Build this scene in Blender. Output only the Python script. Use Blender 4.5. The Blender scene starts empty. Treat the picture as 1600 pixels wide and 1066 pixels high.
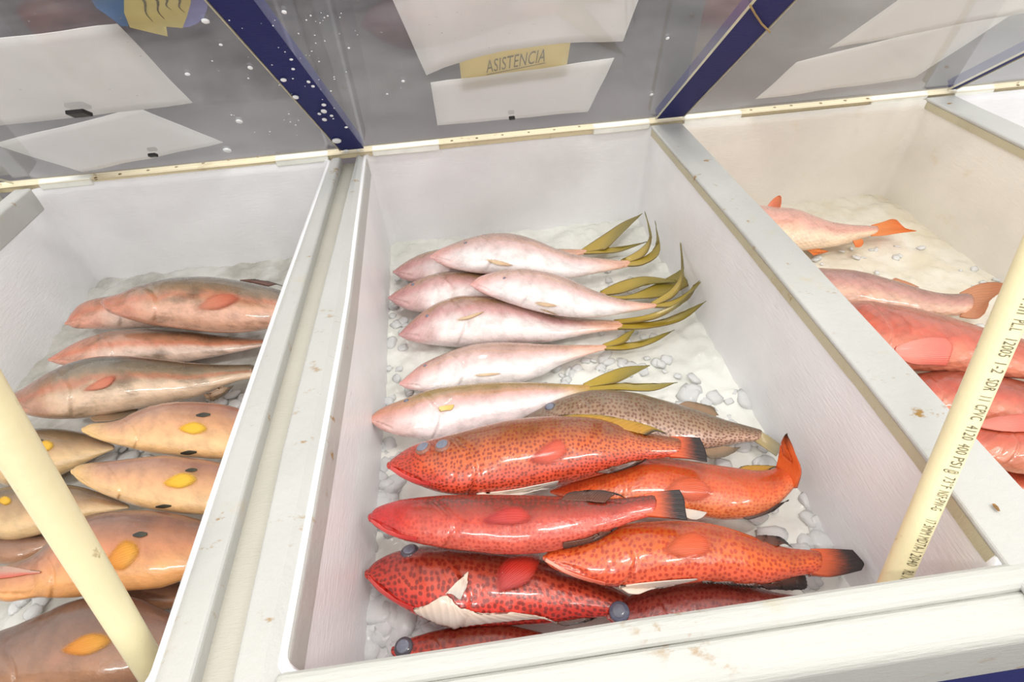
import bpy, bmesh, math, random
from mathutils import Vector, Matrix, noise
from mathutils.bvhtree import BVHTree
random.seed(7)
C = bpy.context.scene.collection
SC = bpy.context.scene

# ------------------------------------------------------------------ camera, world, lamps, exposure
ZR = 0.80                                   # height of the bin rims above the floor
FPX = 820.66
EYE = Vector((0.15483, -0.90572, 0.37462 + ZR))
RT = Vector((0.99144, -0.11987, -0.05168)); UP = Vector((0.1197, 0.67693, 0.72625)); FW = Vector((0.05207, 0.72622, -0.68549))
cam = bpy.data.cameras.new('camera'); camo = bpy.data.objects.new('camera', cam); C.objects.link(camo)
camo.matrix_world = Matrix(((RT.x, UP.x, -FW.x, EYE.x), (RT.y, UP.y, -FW.y, EYE.y), (RT.z, UP.z, -FW.z, EYE.z), (0, 0, 0, 1)))
cam.sensor_width = 36; cam.lens = FPX / 1600 * 36; cam.clip_start = 0.01
SC.camera = camo
SC.view_settings.view_transform = 'Standard'; SC.view_settings.look = 'None'
SC.view_settings.gamma = 1; SC.view_settings.use_curve_mapping = False
SC.view_settings.exposure = 0.48
w = bpy.data.worlds.new('world'); SC.world = w; w.use_nodes = True
w.node_tree.nodes['Background'].inputs[0].default_value = (1, 0.985, 0.96, 1)
w.node_tree.nodes['Background'].inputs[1].default_value = 0.98

def lamp(name, loc, size, power, col=(1, .97, .92), aim=None):
    d = bpy.data.lights.new(name, 'AREA'); d.shape = 'RECTANGLE'; d.size, d.size_y = size; d.energy = power; d.color = col
    o = bpy.data.objects.new(name, d); C.objects.link(o); o.location = loc
    a = Vector(aim or (loc[0], loc[1], 0)) - Vector(loc)
    o.rotation_euler = a.to_track_quat('-Z', 'Y').to_euler()
    return o
LAMPS = [(1.3, -1.5), (-0.5, -1.6), (0.45, -0.9), (0.2, 1.1)]
for lx, ly in LAMPS:
    lamp('ceiling_lamp', (lx, ly, 2.5), (0.6, 0.07), 7 if ly < 0 else 5, aim=(lx * .6, -.2 if ly < 0 else ly, ZR))

# ------------------------------------------------------------------ pixel -> ray helpers (photo treated as 1600 x 1066)
def ray(x, y):
    return (FW + RT * ((x - 800) / FPX) + UP * ((533 - y) / FPX))
def PX(x, y, z):
    r = ray(x, y); return EYE + r * ((z - EYE.z) / r.z)
PV = Vector((-.0157, -.7607, .6516)).normalized()            # the acrylic panels' slope
PN = Vector((1, 0, 0)).cross(PV).normalized()                # their normal
if PN.dot(EYE) < PN.dot(Vector((0, 0.006, ZR))): PN = -PN    # towards the camera
PO = Vector((0, 0.010, ZR + 0.006))
def PL(x, y, off=0.0):
    r = ray(x, y); return EYE + r * ((PN.dot(PO) + off - PN.dot(EYE)) / PN.dot(r))
def depthpt(x, y, d):
    return EYE + ray(x, y) * d

# ------------------------------------------------------------------ colours and node materials
def s2l(c):
    return tuple((v / 255 / 12.92 if v / 255 <= .04045 else ((v / 255 + .055) / 1.055) ** 2.4) for v in c[:3]) + (1,)
class NT:
    def __init__(s, name):
        s.m = bpy.data.materials.new(name); s.m.use_nodes = True; s.t = s.m.node_tree
        s.b = s.t.nodes['Principled BSDF']; s.out = s.t.nodes['Material Output']
    def n(s, typ, **kw):
        nd = s.t.nodes.new(typ)
        for k, v in kw.items():
            if k in ('inp',):
                for a, b in v.items(): s.set(nd.inputs[a], b)
            else: setattr(nd, k, v)
        return nd
    def set(s, sock, v):
        if hasattr(v, 'is_output'): s.t.links.new(v, sock)
        else: sock.default_value = v
    def math(s, op, a, b=0.0, clamp=False):
        nd = s.n('ShaderNodeMath', operation=op); nd.use_clamp = clamp
        s.set(nd.inputs[0], a); s.set(nd.inputs[1], b); return nd.outputs[0]
    def mix(s, f, a, b, mode='MIX'):
        nd = s.n('ShaderNodeMix', data_type='RGBA', blend_type=mode)
        s.set(nd.inputs[0], f); s.set(nd.inputs[6], a); s.set(nd.inputs[7], b); return nd.outputs[2]
    def ramp(s, f, stops, interp='LINEAR'):
        nd = s.n('ShaderNodeValToRGB'); cr = nd.color_ramp; cr.interpolation = interp
        while len(cr.elements) < len(stops): cr.elements.new(0.5)
        for e, (p, c) in zip(cr.elements, stops):
            e.position = p; e.color = c if len(c) == 4 else tuple(c) + (1,)
        s.set(nd.inputs[0], f); return nd.outputs[0]
    def mask(s, f, lo, hi):
        nd = s.n('ShaderNodeMapRange', interpolation_type='SMOOTHSTEP')
        s.set(nd.inputs[0], f); nd.inputs[1].default_value = lo; nd.inputs[2].default_value = hi; return nd.outputs[0]
    def noise(s, vec, scale, detail=3, rough=.55):
        nd = s.n('ShaderNodeTexNoise'); s.set(nd.inputs['Vector'], vec) if vec is not None else None
        nd.inputs['Scale'].default_value = scale; nd.inputs['Detail'].default_value = detail; nd.inputs['Roughness'].default_value = rough
        return nd.outputs[0]
    def pos(s): return s.n('ShaderNodeNewGeometry').outputs['Position']
    def map(s, vec, scale=(1, 1, 1), rot=(0, 0, 0)):
        nd = s.n('ShaderNodeMapping'); s.set(nd.inputs[0], vec); nd.inputs['Scale'].default_value = scale; nd.inputs['Rotation'].default_value = rot
        return nd.outputs[0]
    def bump(s, h, strength=.3, dist=.002):
        nd = s.n('ShaderNodeBump'); nd.inputs['Strength'].default_value = strength; nd.inputs['Distance'].default_value = dist
        s.set(nd.inputs['Height'], h); s.t.links.new(nd.outputs[0], s.b.inputs['Normal'])
    def col(s, c): s.set(s.b.inputs['Base Color'], c)
    def p(s, **kw):
        for k, v in kw.items(): s.set(s.b.inputs[k.replace('_', ' ').title() if k != 'ior' else 'IOR'], v)

def mat_paint(name, base, stain=(190, 165, 95), amount=.5, fleck=0.0, rough=.38, streak=(9, 40, 9)):
    m = NT(name); P = m.pos()
    c = m.mix(m.mask(m.noise(P, 7, 4), .35, .75), s2l(base), s2l([v * .955 for v in base]))
    st = m.mask(m.noise(m.map(P, (1, 1, 1)), 16, 6, .65), .66 - .1 * amount, .80)
    c = m.mix(m.math('MULTIPLY', st, .55 * min(1, amount * 1.6)), c, s2l(stain))
    if fleck:
        v = m.noise(m.map(P, (1, 1.6, 1)), 42, 4, .62)
        fm = m.math('MULTIPLY', m.mask(v, .66 - .05 * fleck, .72), m.mask(m.noise(P, 7, 2), .42, .56))
        c = m.mix(fm, c, s2l((150, 112, 45)))
    m.col(c); m.p(roughness=rough)
    m.bump(m.noise(m.map(P, streak), 14, 5, .6), .35, .0025)
    return m.m
def mat_plain(name, base, rough=.5, var=.1, scale=30, metallic=0, bump=.0):
    m = NT(name); P = m.pos()
    c = m.mix(m.mask(m.noise(P, scale, 4), .35, .7), s2l(base), s2l([v * (1 - var) for v in base]))
    m.col(c); m.p(roughness=rough, metallic=metallic)
    if bump: m.bump(m.noise(P, scale * 3, 4), bump, .002)
    return m.m

# ------------------------------------------------------------------ mesh / object helpers
def tag(o, label=None, cat=None, group=None, kind=None):
    if label: o['label'] = label
    if cat: o['category'] = cat
    if group: o['group'] = group
    if kind: o['kind'] = kind
    return o
def thing(name, label, cat, loc, group=None):
    o = bpy.data.objects.new(name, None); C.objects.link(o); o.location = loc; o.empty_display_size = .03
    return tag(o, label, cat, group)
def wloc(o):
    v = Vector((0, 0, 0))
    while o is not None: v = v + Vector(o.location); o = o.parent
    return v
def obj(name, verts, faces, mat, parent=None, smooth=True, uvs=None, bevel=0):
    """verts are world coordinates; a child stores them relative to its parent chain"""
    off = wloc(parent) if parent else Vector((0, 0, 0))
    me = bpy.data.meshes.new(name)
    me.from_pydata([tuple(Vector(v) - off) for v in verts], [], faces)
    if uvs:
        for uname, arr in uvs.items():
            l = me.uv_layers.new(name=uname)
            for lp in me.loops: l.data[lp.index].uv = arr[lp.vertex_index]
    me.materials.append(mat); me.update()
    if smooth:
        for p in me.polygons: p.use_smooth = True
    o = bpy.data.objects.new(name, me); C.objects.link(o)
    if parent: o.parent = parent
    if bevel:
        b = o.modifiers.new('bevel', 'BEVEL'); b.width = bevel; b.segments = 3; b.limit_method = 'ANGLE'; b.angle_limit = math.radians(35)
    return o
def box_vf(x0, x1, y0, y1, z0, z1):
    v = [(x, y, z) for x in (x0, x1) for y in (y0, y1) for z in (z0, z1)]
    return v, [(0, 1, 3, 2), (4, 6, 7, 5), (0, 4, 5, 1), (2, 3, 7, 6), (0, 2, 6, 4), (1, 5, 7, 3)]
def box(name, x0, x1, y0, y1, z0, z1, mat, parent=None, bevel=0, smooth=False):
    v, f = box_vf(x0, x1, y0, y1, z0, z1); return obj(name, v, f, mat, parent, smooth, bevel=bevel)
def strip(name, rings, mat, parent=None, bevel=.0, smooth=False):
    """rings: list of equal-length closed loops swept into a capped solid"""
    n = len(rings[0]); v = [p for r in rings for p in r]; f = []
    for i in range(len(rings) - 1):
        for j in range(n):
            k = (j + 1) % n; f.append((i * n + j, i * n + k, (i + 1) * n + k, (i + 1) * n + j))
    f.append(tuple(range(n))[::-1]); f.append(tuple((len(rings) - 1) * n + j for j in range(n)))
    o = obj(name, v, f, mat, parent, smooth, bevel=bevel)
    bm = bmesh.new(); bm.from_mesh(o.data); bmesh.ops.recalc_face_normals(bm, faces=bm.faces[:]); bm.to_mesh(o.data); bm.free()
    return o
def tube_vf(a, b, r, n=40, cap=True):
    a = Vector(a); b = Vector(b); d = (b - a).normalized(); u = d.orthogonal().normalized(); q = d.cross(u)
    v = []; f = []
    for p in (a, b):
        for i in range(n):
            t = 2 * math.pi * i / n; v.append(p + (u * math.cos(t) + q * math.sin(t)) * r)
    for i in range(n): f.append((i, (i + 1) % n, n + (i + 1) % n, n + i))
    if cap: f.append(tuple(range(n))[::-1]); f.append(tuple(range(n, 2 * n)))
    return v, f
def interp(xs, ys, x):
    if x <= xs[0]: i = 0
    elif x >= xs[-1]: i = len(xs) - 2
    else: i = max(j for j in range(len(xs) - 1) if xs[j] <= x)
    return ys[i] + (ys[i + 1] - ys[i]) * (x - xs[i]) / (xs[i + 1] - xs[i])
class Edge:
    """x of a rim edge as a function of y, read off the photograph in the rim plane"""
    def __init__(s, pts):
        q = sorted([PX(x, y, ZR) for x, y in pts], key=lambda p: p.y); s.ys = [p.y for p in q]; s.xs = [p.x for p in q]
    def __call__(s, y):
        y = min(max(y, s.ys[0]), s.ys[-1]) if False else y
        return interp(s.ys, s.xs, min(max(y, s.ys[0] - .3), s.ys[-1] + .05))
class Par:
    def __init__(s, e, dx): s.e, s.dx = e, dx
    def __call__(s, y): return s.e(y) + s.dx

ICE = ZR - 0.190
YF = -0.788                                                   # inner edge of the front rim
M_white = mat_paint('fiberglass_paint', (220, 220, 216), amount=.25, fleck=.15)
M_basin = mat_paint('basin_gelcoat', (242, 241, 243), amount=.2, rough=.3, streak=(5, 5, 22))
M_warm = mat_paint('stained_gelcoat', (240, 235, 226), stain=(222, 196, 146), amount=.9, rough=.35, streak=(6, 6, 20))
M_rim = mat_paint('worn_rim_paint', (188, 187, 183), amount=.45, fleck=.8, streak=(9, 9, 9))
M_front = mat_paint('front_board_paint', (190, 189, 183), stain=(176, 158, 100), amount=.6, fleck=1.9, streak=(5, 30, 30))
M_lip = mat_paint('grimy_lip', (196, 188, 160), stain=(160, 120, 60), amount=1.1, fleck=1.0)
M_cream = mat_paint('cream_strip', (226, 212, 178), stain=(150, 120, 60), amount=.9, fleck=.8)
M_cleat = mat_plain('cleat_plastic', (240, 240, 232), .35, .05)
M_groove = mat_paint('groove_paint', (190, 186, 174), amount=.4)
M_pipe = mat_paint('pipe_plastic', (240, 228, 184), stain=(214, 190, 110), amount=.5, fleck=.12, rough=.32, streak=(3, 3, 3))
M_ink = mat_plain('printed_ink', (128, 120, 92), .6, .3, 400)
M_black = mat_plain('black_plastic', (24, 22, 22), .4)
M_blue = mat_paint('blue_paint', (8, 20, 96), stain=(22, 40, 112), amount=.4, rough=.7)
def mat_paper(name, c, tl=.45):
    m = NT(name); P = m.pos(); col = m.mix(m.noise(P, 14, 4), s2l(c), s2l([v * .96 for v in c])); m.col(col); m.p(roughness=.8)
    m.bump(m.noise(P, 30, 3), .2, .003)
    t = m.n('ShaderNodeBsdfTranslucent'); m.set(t.inputs[0], col); x = m.n('ShaderNodeMixShader'); x.inputs[0].default_value = tl
    m.t.links.new(m.b.outputs[0], x.inputs[1]); m.t.links.new(t.outputs[0], x.inputs[2]); m.t.links.new(x.outputs[0], m.out.inputs[0]); return m.m
M_paper = mat_paper('paper', (246, 243, 242))
M_card = mat_paper('cream_card', (236, 220, 166))
M_screw = mat_plain('rusty_screw', (120, 98, 60), .5, .4, 200, metallic=.4)

# ------------------------------------------------------------------ room
def struct(o): o['kind'] = 'structure'; return o
def mat_floor():
    m = NT('wet_floor'); P = m.pos()
    c = m.mix(m.mask(m.noise(P, 1.3, 5), .35, .65), s2l((46, 38, 44)), s2l((78, 70, 74)))
    m.col(c); m.p(roughness=.45); m.bump(m.noise(P, 30, 4), .3, .004); return m.m
struct(box('floor', -7, 7, -3.2, 9, -.1, 0, mat_floor()))
struct(box('wall_back', -7, 7, 9, 9.15, 0, 2.9, mat_plain('back_wall_paint', (44, 52, 92), .6, .2, 3)))

# ------------------------------------------------------------------ counter body and bins
CL_in = Edge([(572, 233), (541, 480), (502, 700), (437, 1054)])
CL_out = Edge([(561, 225), (496, 480), (440, 700), (365, 1043)])
LL_in = Edge([(515, 236), (440, 442), (348, 700), (224, 1066)])
LL_out = Edge([(537, 231), (464, 480), (399, 700), (303, 1043)])
R_in = Edge([(1019, 195), (1154, 350), (1364, 600), (1456, 715), (1573, 871)])
R_out = Edge([(1055, 182), (1214, 350), (1448, 600), (1600, 766), (1688, 862)])
xr = PX(1461, 159, ZR).x; xr2 = PX(1600, 225, ZR).x
FX = lambda v: (lambda y: v)
RR_in = FX((xr + xr2) / 2); RR_out = FX((xr + xr2) / 2 + .05)
LF_out = FX(PX(45, 295, ZR).x); LF_in2 = FX(PX(45, 295, ZR).x - .026)
FL_in = FX(LF_in2(0) - .024); FL_o2 = FX(LF_in2(0) - .05)

def rim(name, ein, eout, parent, depth=.04, y0=YF - .03, y1=0.004, mat=M_rim, lip=None):
    rings = []
    for k in range(13):
        y = y0 + (y1 - y0) * k / 12; a, b = ein(y), eout(y); q = .0012 * noise.noise(Vector((y * 9, a * 5, 0)))
        if lip and lip > 0:                                         # sloping inner lip
            rings.append([(a, y, ZR - depth), (a, y, ZR - .009), (a + lip, y, ZR + q), (b, y, ZR + q), (b, y, ZR - depth)])
        elif lip:
            rings.append([(a, y, ZR - depth), (a, y, ZR + q), (b + lip, y, ZR + q), (b, y, ZR - .007), (b, y, ZR - depth)])
        else:
            rings.append([(a, y, ZR - depth), (a, y, ZR + q), (b, y, ZR + q), (b, y, ZR - depth)])
    return strip(name, rings, mat, parent, bevel=.0035)
def basin(name, xl, xr_, yf, yb, parent, mat, zb=ZR - .225, rc=.014):
    """inner shell: rounded rectangle loops down the walls, a fillet, a bottom"""
    def loop(z, inset):
        pts = []
        A = [(xl, yf, 1, 1), (xr_, yf, -1, 1), (xr_, yb, -1, -1), (xl, yb, 1, -1)]
        r = rc
        cs = []
        for k, (fx, y, sx, sy) in enumerate(A):
            for j in range(7):
                t = [math.pi, 1.5 * math.pi, 0, .5 * math.pi][k] + j / 6 * math.pi / 2
                cx = fx(y) + sx * (r + inset); cy = y + sy * (r + inset)
                cs.append((cx + r * math.cos(t), cy + r * math.sin(t)))
            y2 = A[(k + 1) % 4][1]; f2 = A[(k + 1) % 4][0]
            for j in range(1, 8):                                   # points along the side
                u = j / 8
                if fx is f2:
                    ya = y + sy * (r + inset); yb_ = y2 - sy * (r + inset); yy = ya + (yb_ - ya) * u
                    cs.append((fx(yy) + sx * inset, yy))
                else:
                    xa = fx(y) + sx * (r + inset); xb = f2(y2) - sx * (r + inset)
                    cs.append((xa + (xb - xa) * u, y + sy * inset))
        return [(x, y, z) for x, y in cs]
    lv = [(ZR - .004, 0)] + [(ZR - .02 - .17 * k / 6, .0007 * k) for k in range(7)]
    lv += [(zb + .03 * (1 - math.sin(a)), .004 + .03 * (1 - math.cos(a))) for a in (0.3, .7, 1.1, 1.57)]
    rings = [loop(z, i) for z, i in lv]; n = len(rings[0]); v = [p for r in rings for p in r]; f = []
    for i in range(len(rings) - 1):
        for j in range(n):
            k = (j + 1) % n; f.append((i * n + j, i * n + k, (i + 1) * n + k, (i + 1) * n + j))
    f.append(tuple((len(rings) - 1) * n + j for j in range(n)))
    o = obj(name, v, f, mat, parent, True)
    bm = bmesh.new(); bm.from_mesh(o.data); bmesh.ops.recalc_face_normals(bm, faces=bm.faces[:])
    top = max(bm.faces, key=lambda q: q.calc_area())
    if top.normal.z < 0: bmesh.ops.reverse_faces(bm, faces=bm.faces[:])
    bm.to_mesh(o.data); bm.free()
    s = o.modifiers.new('shell', 'SOLIDIFY'); s.thickness = .006; s.offset = -1
    return o
YBL = PX(260, 270, ZR).y; YBC = PX(800, 213, ZR).y; YBR = PX(1260, 171, ZR).y
counter = thing('fish_counter', 'long white painted fish counter that holds the row of sunken ice bins', 'counter', (.2, -.4, 0))
bl = thing('ice_bin', 'white ice bin on the left holding brown groupers and tan hogfish', 'bin', (-.33, -.4, ZR - .225), 'white fiberglass ice bins')
bc = thing('ice_bin', 'white ice bin in the middle holding pink snappers and spotted red hinds', 'bin', (.25, -.4, ZR - .225), 'white fiberglass ice bins')
br = thing('ice_bin', 'white ice bin on the right with stained yellowish walls and plain red snappers', 'bin', (.78, -.4, ZR - .225), 'white fiberglass ice bins')
b4 = thing('ice_bin', 'bin at the far upper right corner with only its back wall corner in view', 'bin', (1.2, -.4, ZR - .225), 'white fiberglass ice bins')
basin('basin', LF_out, LL_in, YF, YBL, bl, M_basin)
rim('side_rim', Par(LL_in, -.0015), LL_out, bl, lip=.011); rim('side_rim', LF_in2, Par(LF_out, .0015), bl)
basin('basin', CL_in, R_in, YF, YBC, bc, M_basin)
rim('side_rim', CL_out, Par(CL_in, .0015), bc, mat=M_rim, lip=-.013)
rim('side_rim', Par(R_in, -.003), Par(R_out, .0015), bc, depth=.006)
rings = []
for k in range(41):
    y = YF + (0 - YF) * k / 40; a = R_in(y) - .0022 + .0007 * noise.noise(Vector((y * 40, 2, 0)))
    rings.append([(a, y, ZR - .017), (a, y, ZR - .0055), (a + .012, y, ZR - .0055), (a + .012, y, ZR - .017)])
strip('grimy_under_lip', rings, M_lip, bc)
basin('basin', R_out, RR_in, YF, YBR, br, M_warm)
rim('side_rim', Par(RR_in, -.003), Par(RR_out, .0015), br, depth=.006)
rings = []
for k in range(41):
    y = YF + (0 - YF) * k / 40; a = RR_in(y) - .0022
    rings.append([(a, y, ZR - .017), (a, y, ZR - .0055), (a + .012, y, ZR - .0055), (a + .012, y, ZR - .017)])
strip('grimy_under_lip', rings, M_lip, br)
basin('basin', RR_out, FX(RR_out(0) + .45), YF, YBR, b4, M_basin)
rim('side_rim', FX(RR_out(0) + .45), FX(RR_out(0) + .5), b4, depth=.014)
M_drip = mat_plain('dried_drip', (156, 112, 52), .5, .3, 200)
def drip(pts, on_wall, parent):
    v = []
    for sgn in (-1, 1):
        for x, y, w_ in pts:
            if on_wall:
                q = None
                for k in range(200):                                # walk down the ray to the wall
                    z = ZR - .001 * k; p_ = PX(x + sgn * w_, y, z)
                    if p_.x < R_in(p_.y) - .004: q = p_; break
                v.append((q if q else PX(x, y, ZR)) + Vector((-.0005, 0, 0)))
            else: v.append(PX(x + sgn * w_, y, ZR + .0022))
    n = len(pts); obj('dried_drip', v, [(k, k + 1, n + k + 1, n + k) for k in range(n - 1)], M_drip, parent, False)
drip([(1552, 787, 2), (1556, 792, 4), (1561, 799, 2)], False, bc)
# groove floors between neighbouring bins
for (ea, eb) in ((LL_out, CL_out), (FX(LF_in2(0) - .024), LF_in2)):
    rings = []
    for k in range(13):
        y = YF - .03 + (0.004 - YF + .03) * k / 12; a, b = ea(y) - .004, eb(y) + .004
        rings.append([(a, y, ZR - .045), (a, y, ZR - .014), (b, y, ZR - .014), (b, y, ZR - .045)])
    strip('groove_floor', rings, M_groove, counter)
box('side_rim', FL_o2(0), FL_in(0), YF - .03, .004, ZR - .04, ZR, M_rim, counter, .005)
# front rim, ledge and face, measured in the rim plane
yfr = PX(1000, 963, ZR).y
fi = [PX(437, 1056, ZR), PX(1000, 963, ZR), PX(1573, 868, ZR)]
wfr = PX(1000, 963, ZR).y - PX(1000, 1010, ZR - .001).y
XL, XRR = -1.05, 1.75
def front_prof(name, xa, xb, prof, mat, parent, bevel, n=14):
    rings = []
    for k in range(n + 1):
        x = xa + (xb - xa) * k / n
        rings.append([(x, y + .0008 * noise.noise(Vector((x * 11, y * 30, 3))), z + .001 * noise.noise(Vector((x * 13, z * 40, 1)))) for y, z in prof])
    return strip(name, rings, mat, parent, bevel=bevel)
yb_ = YF + .001
front_prof('front_rim', CL_in(YF) - .004, R_out(YF) + .004, [(yb_, ZR - .05), (yb_, ZR + .001), (yb_ - wfr, ZR), (yb_ - wfr, ZR - .05)], M_front, bc, .006)
front_prof('front_rim', LF_in2(0), LL_out(YF) - .002, [(yb_, ZR - .05), (yb_, ZR - .0005), (yb_ - wfr, ZR - .0005), (yb_ - wfr, ZR - .05)], M_front, bl, .006)
front_prof('front_rim', R_out(YF) + .006, RR_out(0), [(yb_, ZR - .05), (yb_, ZR + .0005), (yb_ - wfr, ZR), (yb_ - wfr, ZR - .05)], M_front, br, .006)
y2 = yb_ - wfr + .0005; y3 = y2 - .027
front_prof('front_board', XL, XRR, [(y2, ZR - .10), (y2, ZR - .0045), (y3 + .007, ZR - .0075), (y3, ZR - .015), (y3, ZR - .105)], M_front, counter, .005)
box('blue_base', XL, XRR, y3 + .004, y3 + .03, .03, ZR - .1055, M_blue, counter)
box('side_board', XL - .02, XL, y3 + .002, .03, .03, ZR - .02, M_white, counter); box('side_board', XRR, XRR + .02, y3 + .002, .03, .03, ZR - .02, M_white, counter)
box('bottom_shelf', XL, XRR, y3 + .032, .02, .03, .06, M_white, counter)
# back rail: a cream strip under the acrylic, white retainer cleats, a row of screws
rail = [(YBC - .004, ZR - .009), (YBC - .004, ZR - .001), (.004, ZR + .003), (.03, ZR + .003), (.03, ZR - .009)]
front_prof('back_rail', XL, XRR, rail, M_cream, counter, .002, 30)
def cleat(p0, p1, hgt=.010):
    a = PX(p0[0], p0[1], ZR); b = PX(p1[0], p1[1], ZR)
    y = YBC - .006
    front_prof('retainer_cleat', a.x, b.x, [(y - .004, ZR - .008), (y - .004, ZR + .0045), (y + .010, ZR + .006), (y + .010, ZR - .008)], M_cleat, counter, .002, 4)
for p0, p1 in (((50, 300), (135, 290)), ((428, 258), (512, 247)), ((582, 236), (686, 225)), ((928, 204), (1018, 197)), ((1068, 188), (1160, 181)), ((1370, 164), (1460, 156)), ((1506, 153), (1572, 148))):
    cleat(p0, p1)
bm = bmesh.new(); bmesh.ops.create_uvsphere(bm, u_segments=8, v_segments=5, radius=1)
SV = [v.co.copy() for v in bm.verts]; SF = [[v.index for v in f.verts] for f in bm.faces]; bm.free()
def screw(x, y):
    q = PX(x, y, ZR + .002); obj('screw', [q + Vector((v.x * .0032, v.y * .0032 , v.z * .0025)) for v in SV], SF, M_screw, counter)
for x, y in ((150, 279), (188, 273), (232, 267), (276, 262), (318, 256), (358, 251), (404, 246),
             (706, 221), (745, 217), (785, 212), (826, 208), (866, 204), (905, 199),
             (1173, 173), (1210, 169), (1236, 166), (1282, 162), (1320, 158), (1355, 155), (1590, 134)):
    screw(x, y)

# ------------------------------------------------------------------ acrylic panels leaning over the bins
def mat_acrylic():
    m = NT('clear_acrylic'); t = m.t
    t.nodes.remove(m.b)
    tr = m.n('ShaderNodeBsdfTransparent'); tr.inputs[0].default_value = (.93, .94, .94, 1)
    gl = m.n('ShaderNodeBsdfGlossy'); gl.inputs['Roughness'].default_value = .06; gl.inputs[0].default_value = (1, 1, 1, 1)
    d1 = m.n('ShaderNodeBsdfDiffuse'); d1.inputs[0].default_value = (.85, .85, .86, 1)     # salt film, put in as pale scatter to raise the haze
    d2 = m.n('ShaderNodeBsdfTranslucent'); d2.inputs[0].default_value = (.85, .85, .86, 1)
    df = m.n('ShaderNodeMixShader'); df.inputs[0].default_value = .6; t.links.new(d1.outputs[0], df.inputs[1]); t.links.new(d2.outputs[0], df.inputs[2])
    fr = m.n('ShaderNodeFresnel'); fr.inputs[0].default_value = 1.49
    P = m.pos()
    film = m.math('ADD', .015, m.math('MULTIPLY', m.mask(m.noise(P, 5, 5, .6), .3, .75), .05))
    film = m.math('ADD', film, m.math('MULTIPLY', m.mask(m.noise(P, 230, 2), .72, .78), .25))
    a = m.n('ShaderNodeMixShader'); m.set(a.inputs[0], film); t.links.new(tr.outputs[0], a.inputs[1]); t.links.new(df.outputs[0], a.inputs[2])
    b = m.n('ShaderNodeMixShader'); m.set(b.inputs[0], m.math('MULTIPLY', m.math('MULTIPLY', fr.outputs[0], 1.25, True), m.math('SUBTRACT', 1.0, m.n('ShaderNodeNewGeometry').outputs['Backfacing']))); t.links.new(a.outputs[0], b.inputs[1]); t.links.new(gl.outputs[0], b.inputs[2])
    t.links.new(b.outputs[0], m.out.inputs[0]); return m.m
M_acr = mat_acrylic(); M_edge = mat_plain('sanded_acrylic_edge', (214, 206, 176), .5, .1)
TL = .80
def panel(x0, x1, label, edges=(-1, 1)):
    o = thing('acrylic_panel', label, 'panel', PO + Vector((x0, 0, 0)), 'clear acrylic guard panels')
    a0 = PO + Vector((x0, 0, 0)); a1 = PO + Vector((x1, 0, 0)); up = PV * TL; n = PN * .003
    v = [a0, a1, a1 + up, a0 + up]; v = v + [p - n for p in v]
    f = [(0, 1, 2, 3), (7, 6, 5, 4), (0, 4, 5, 1), (2, 6, 7, 3), (0, 3, 7, 4), (1, 5, 6, 2)]
    obj('sheet', v, f, M_acr, o, False)
    for x, sg in ((x0, -1), (x1, 1)):
        if sg not in edges: continue
        e = PO + Vector((x + sg * .0006, 0, 0)); s = Vector((.0005, 0, 0))
        vv = [e - s + PN * .0002, e + s + PN * .0002, e + s - PN * .0032, e - s - PN * .0032]; vv = vv + [p + up for p in vv]
        obj('sanded_edge', vv, [(0, 1, 5, 4), (1, 2, 6, 5), (2, 3, 7, 6), (3, 0, 4, 7), (3, 2, 1, 0), (4, 5, 6, 7)], M_edge, o, False)
    return o
def pxl(x, y):                                       # x position on the foot of the panel plane of the panel edge through a pixel
    q = PL(x, y); t = (q - PO).dot(PV); return (q - PV * t - PO).x
xs = [pxl(40, 293), pxl(420, 113), pxl(478, 110), pxl(1108, 87), pxl(1159, 90), pxl(1490, 137), pxl(1520, 128)]
panel(xs[0], xs[1], 'clear acrylic panel on the left with a painted wooden fish at its top edge')
panel(xs[2], xs[3], 'clear acrylic panel in the middle above the bin of snappers and hinds', (1,))
panel(xs[4], xs[5], 'clear acrylic panel on the right behind the bin of plain red snappers')
panel(xs[6], xs[6] + .45, 'clear acrylic panel at the upper right corner, only its foot in view')
panel(xs[0] - .5, xs[0] - .02, 'clear acrylic panel at the left edge, only its foot in view')
def board(x0, x1, label):
    a0 = PO + Vector((x0, 0, 0)) - PN * .001; a1 = PO + Vector((x1, 0, 0)) - PN * .001; up = PV * TL; n = PN * .018
    v = [a0, a1, a1 + up, a0 + up]; v = v + [p - n for p in v]
    f = [(0, 1, 2, 3), (7, 6, 5, 4), (0, 4, 5, 1), (2, 6, 7, 3), (0, 3, 7, 4), (1, 5, 6, 2)]
    o = obj('blue_board', v, f, M_blue, None, False, bevel=.001); return tag(o, label, 'board', 'blue boards between the panels')
board(xs[1] + .0015, xs[2] - .0005, 'dark blue board speckled with white flecks between left and middle panels')
board(xs[3] + .0015, xs[4] - .0015, 'dark blue board with a thin tan string between middle and right panels')
board(xs[5] + .002, xs[6] - .002, 'narrow dark blue board at upper right, seen as a thin dark wedge')
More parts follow.
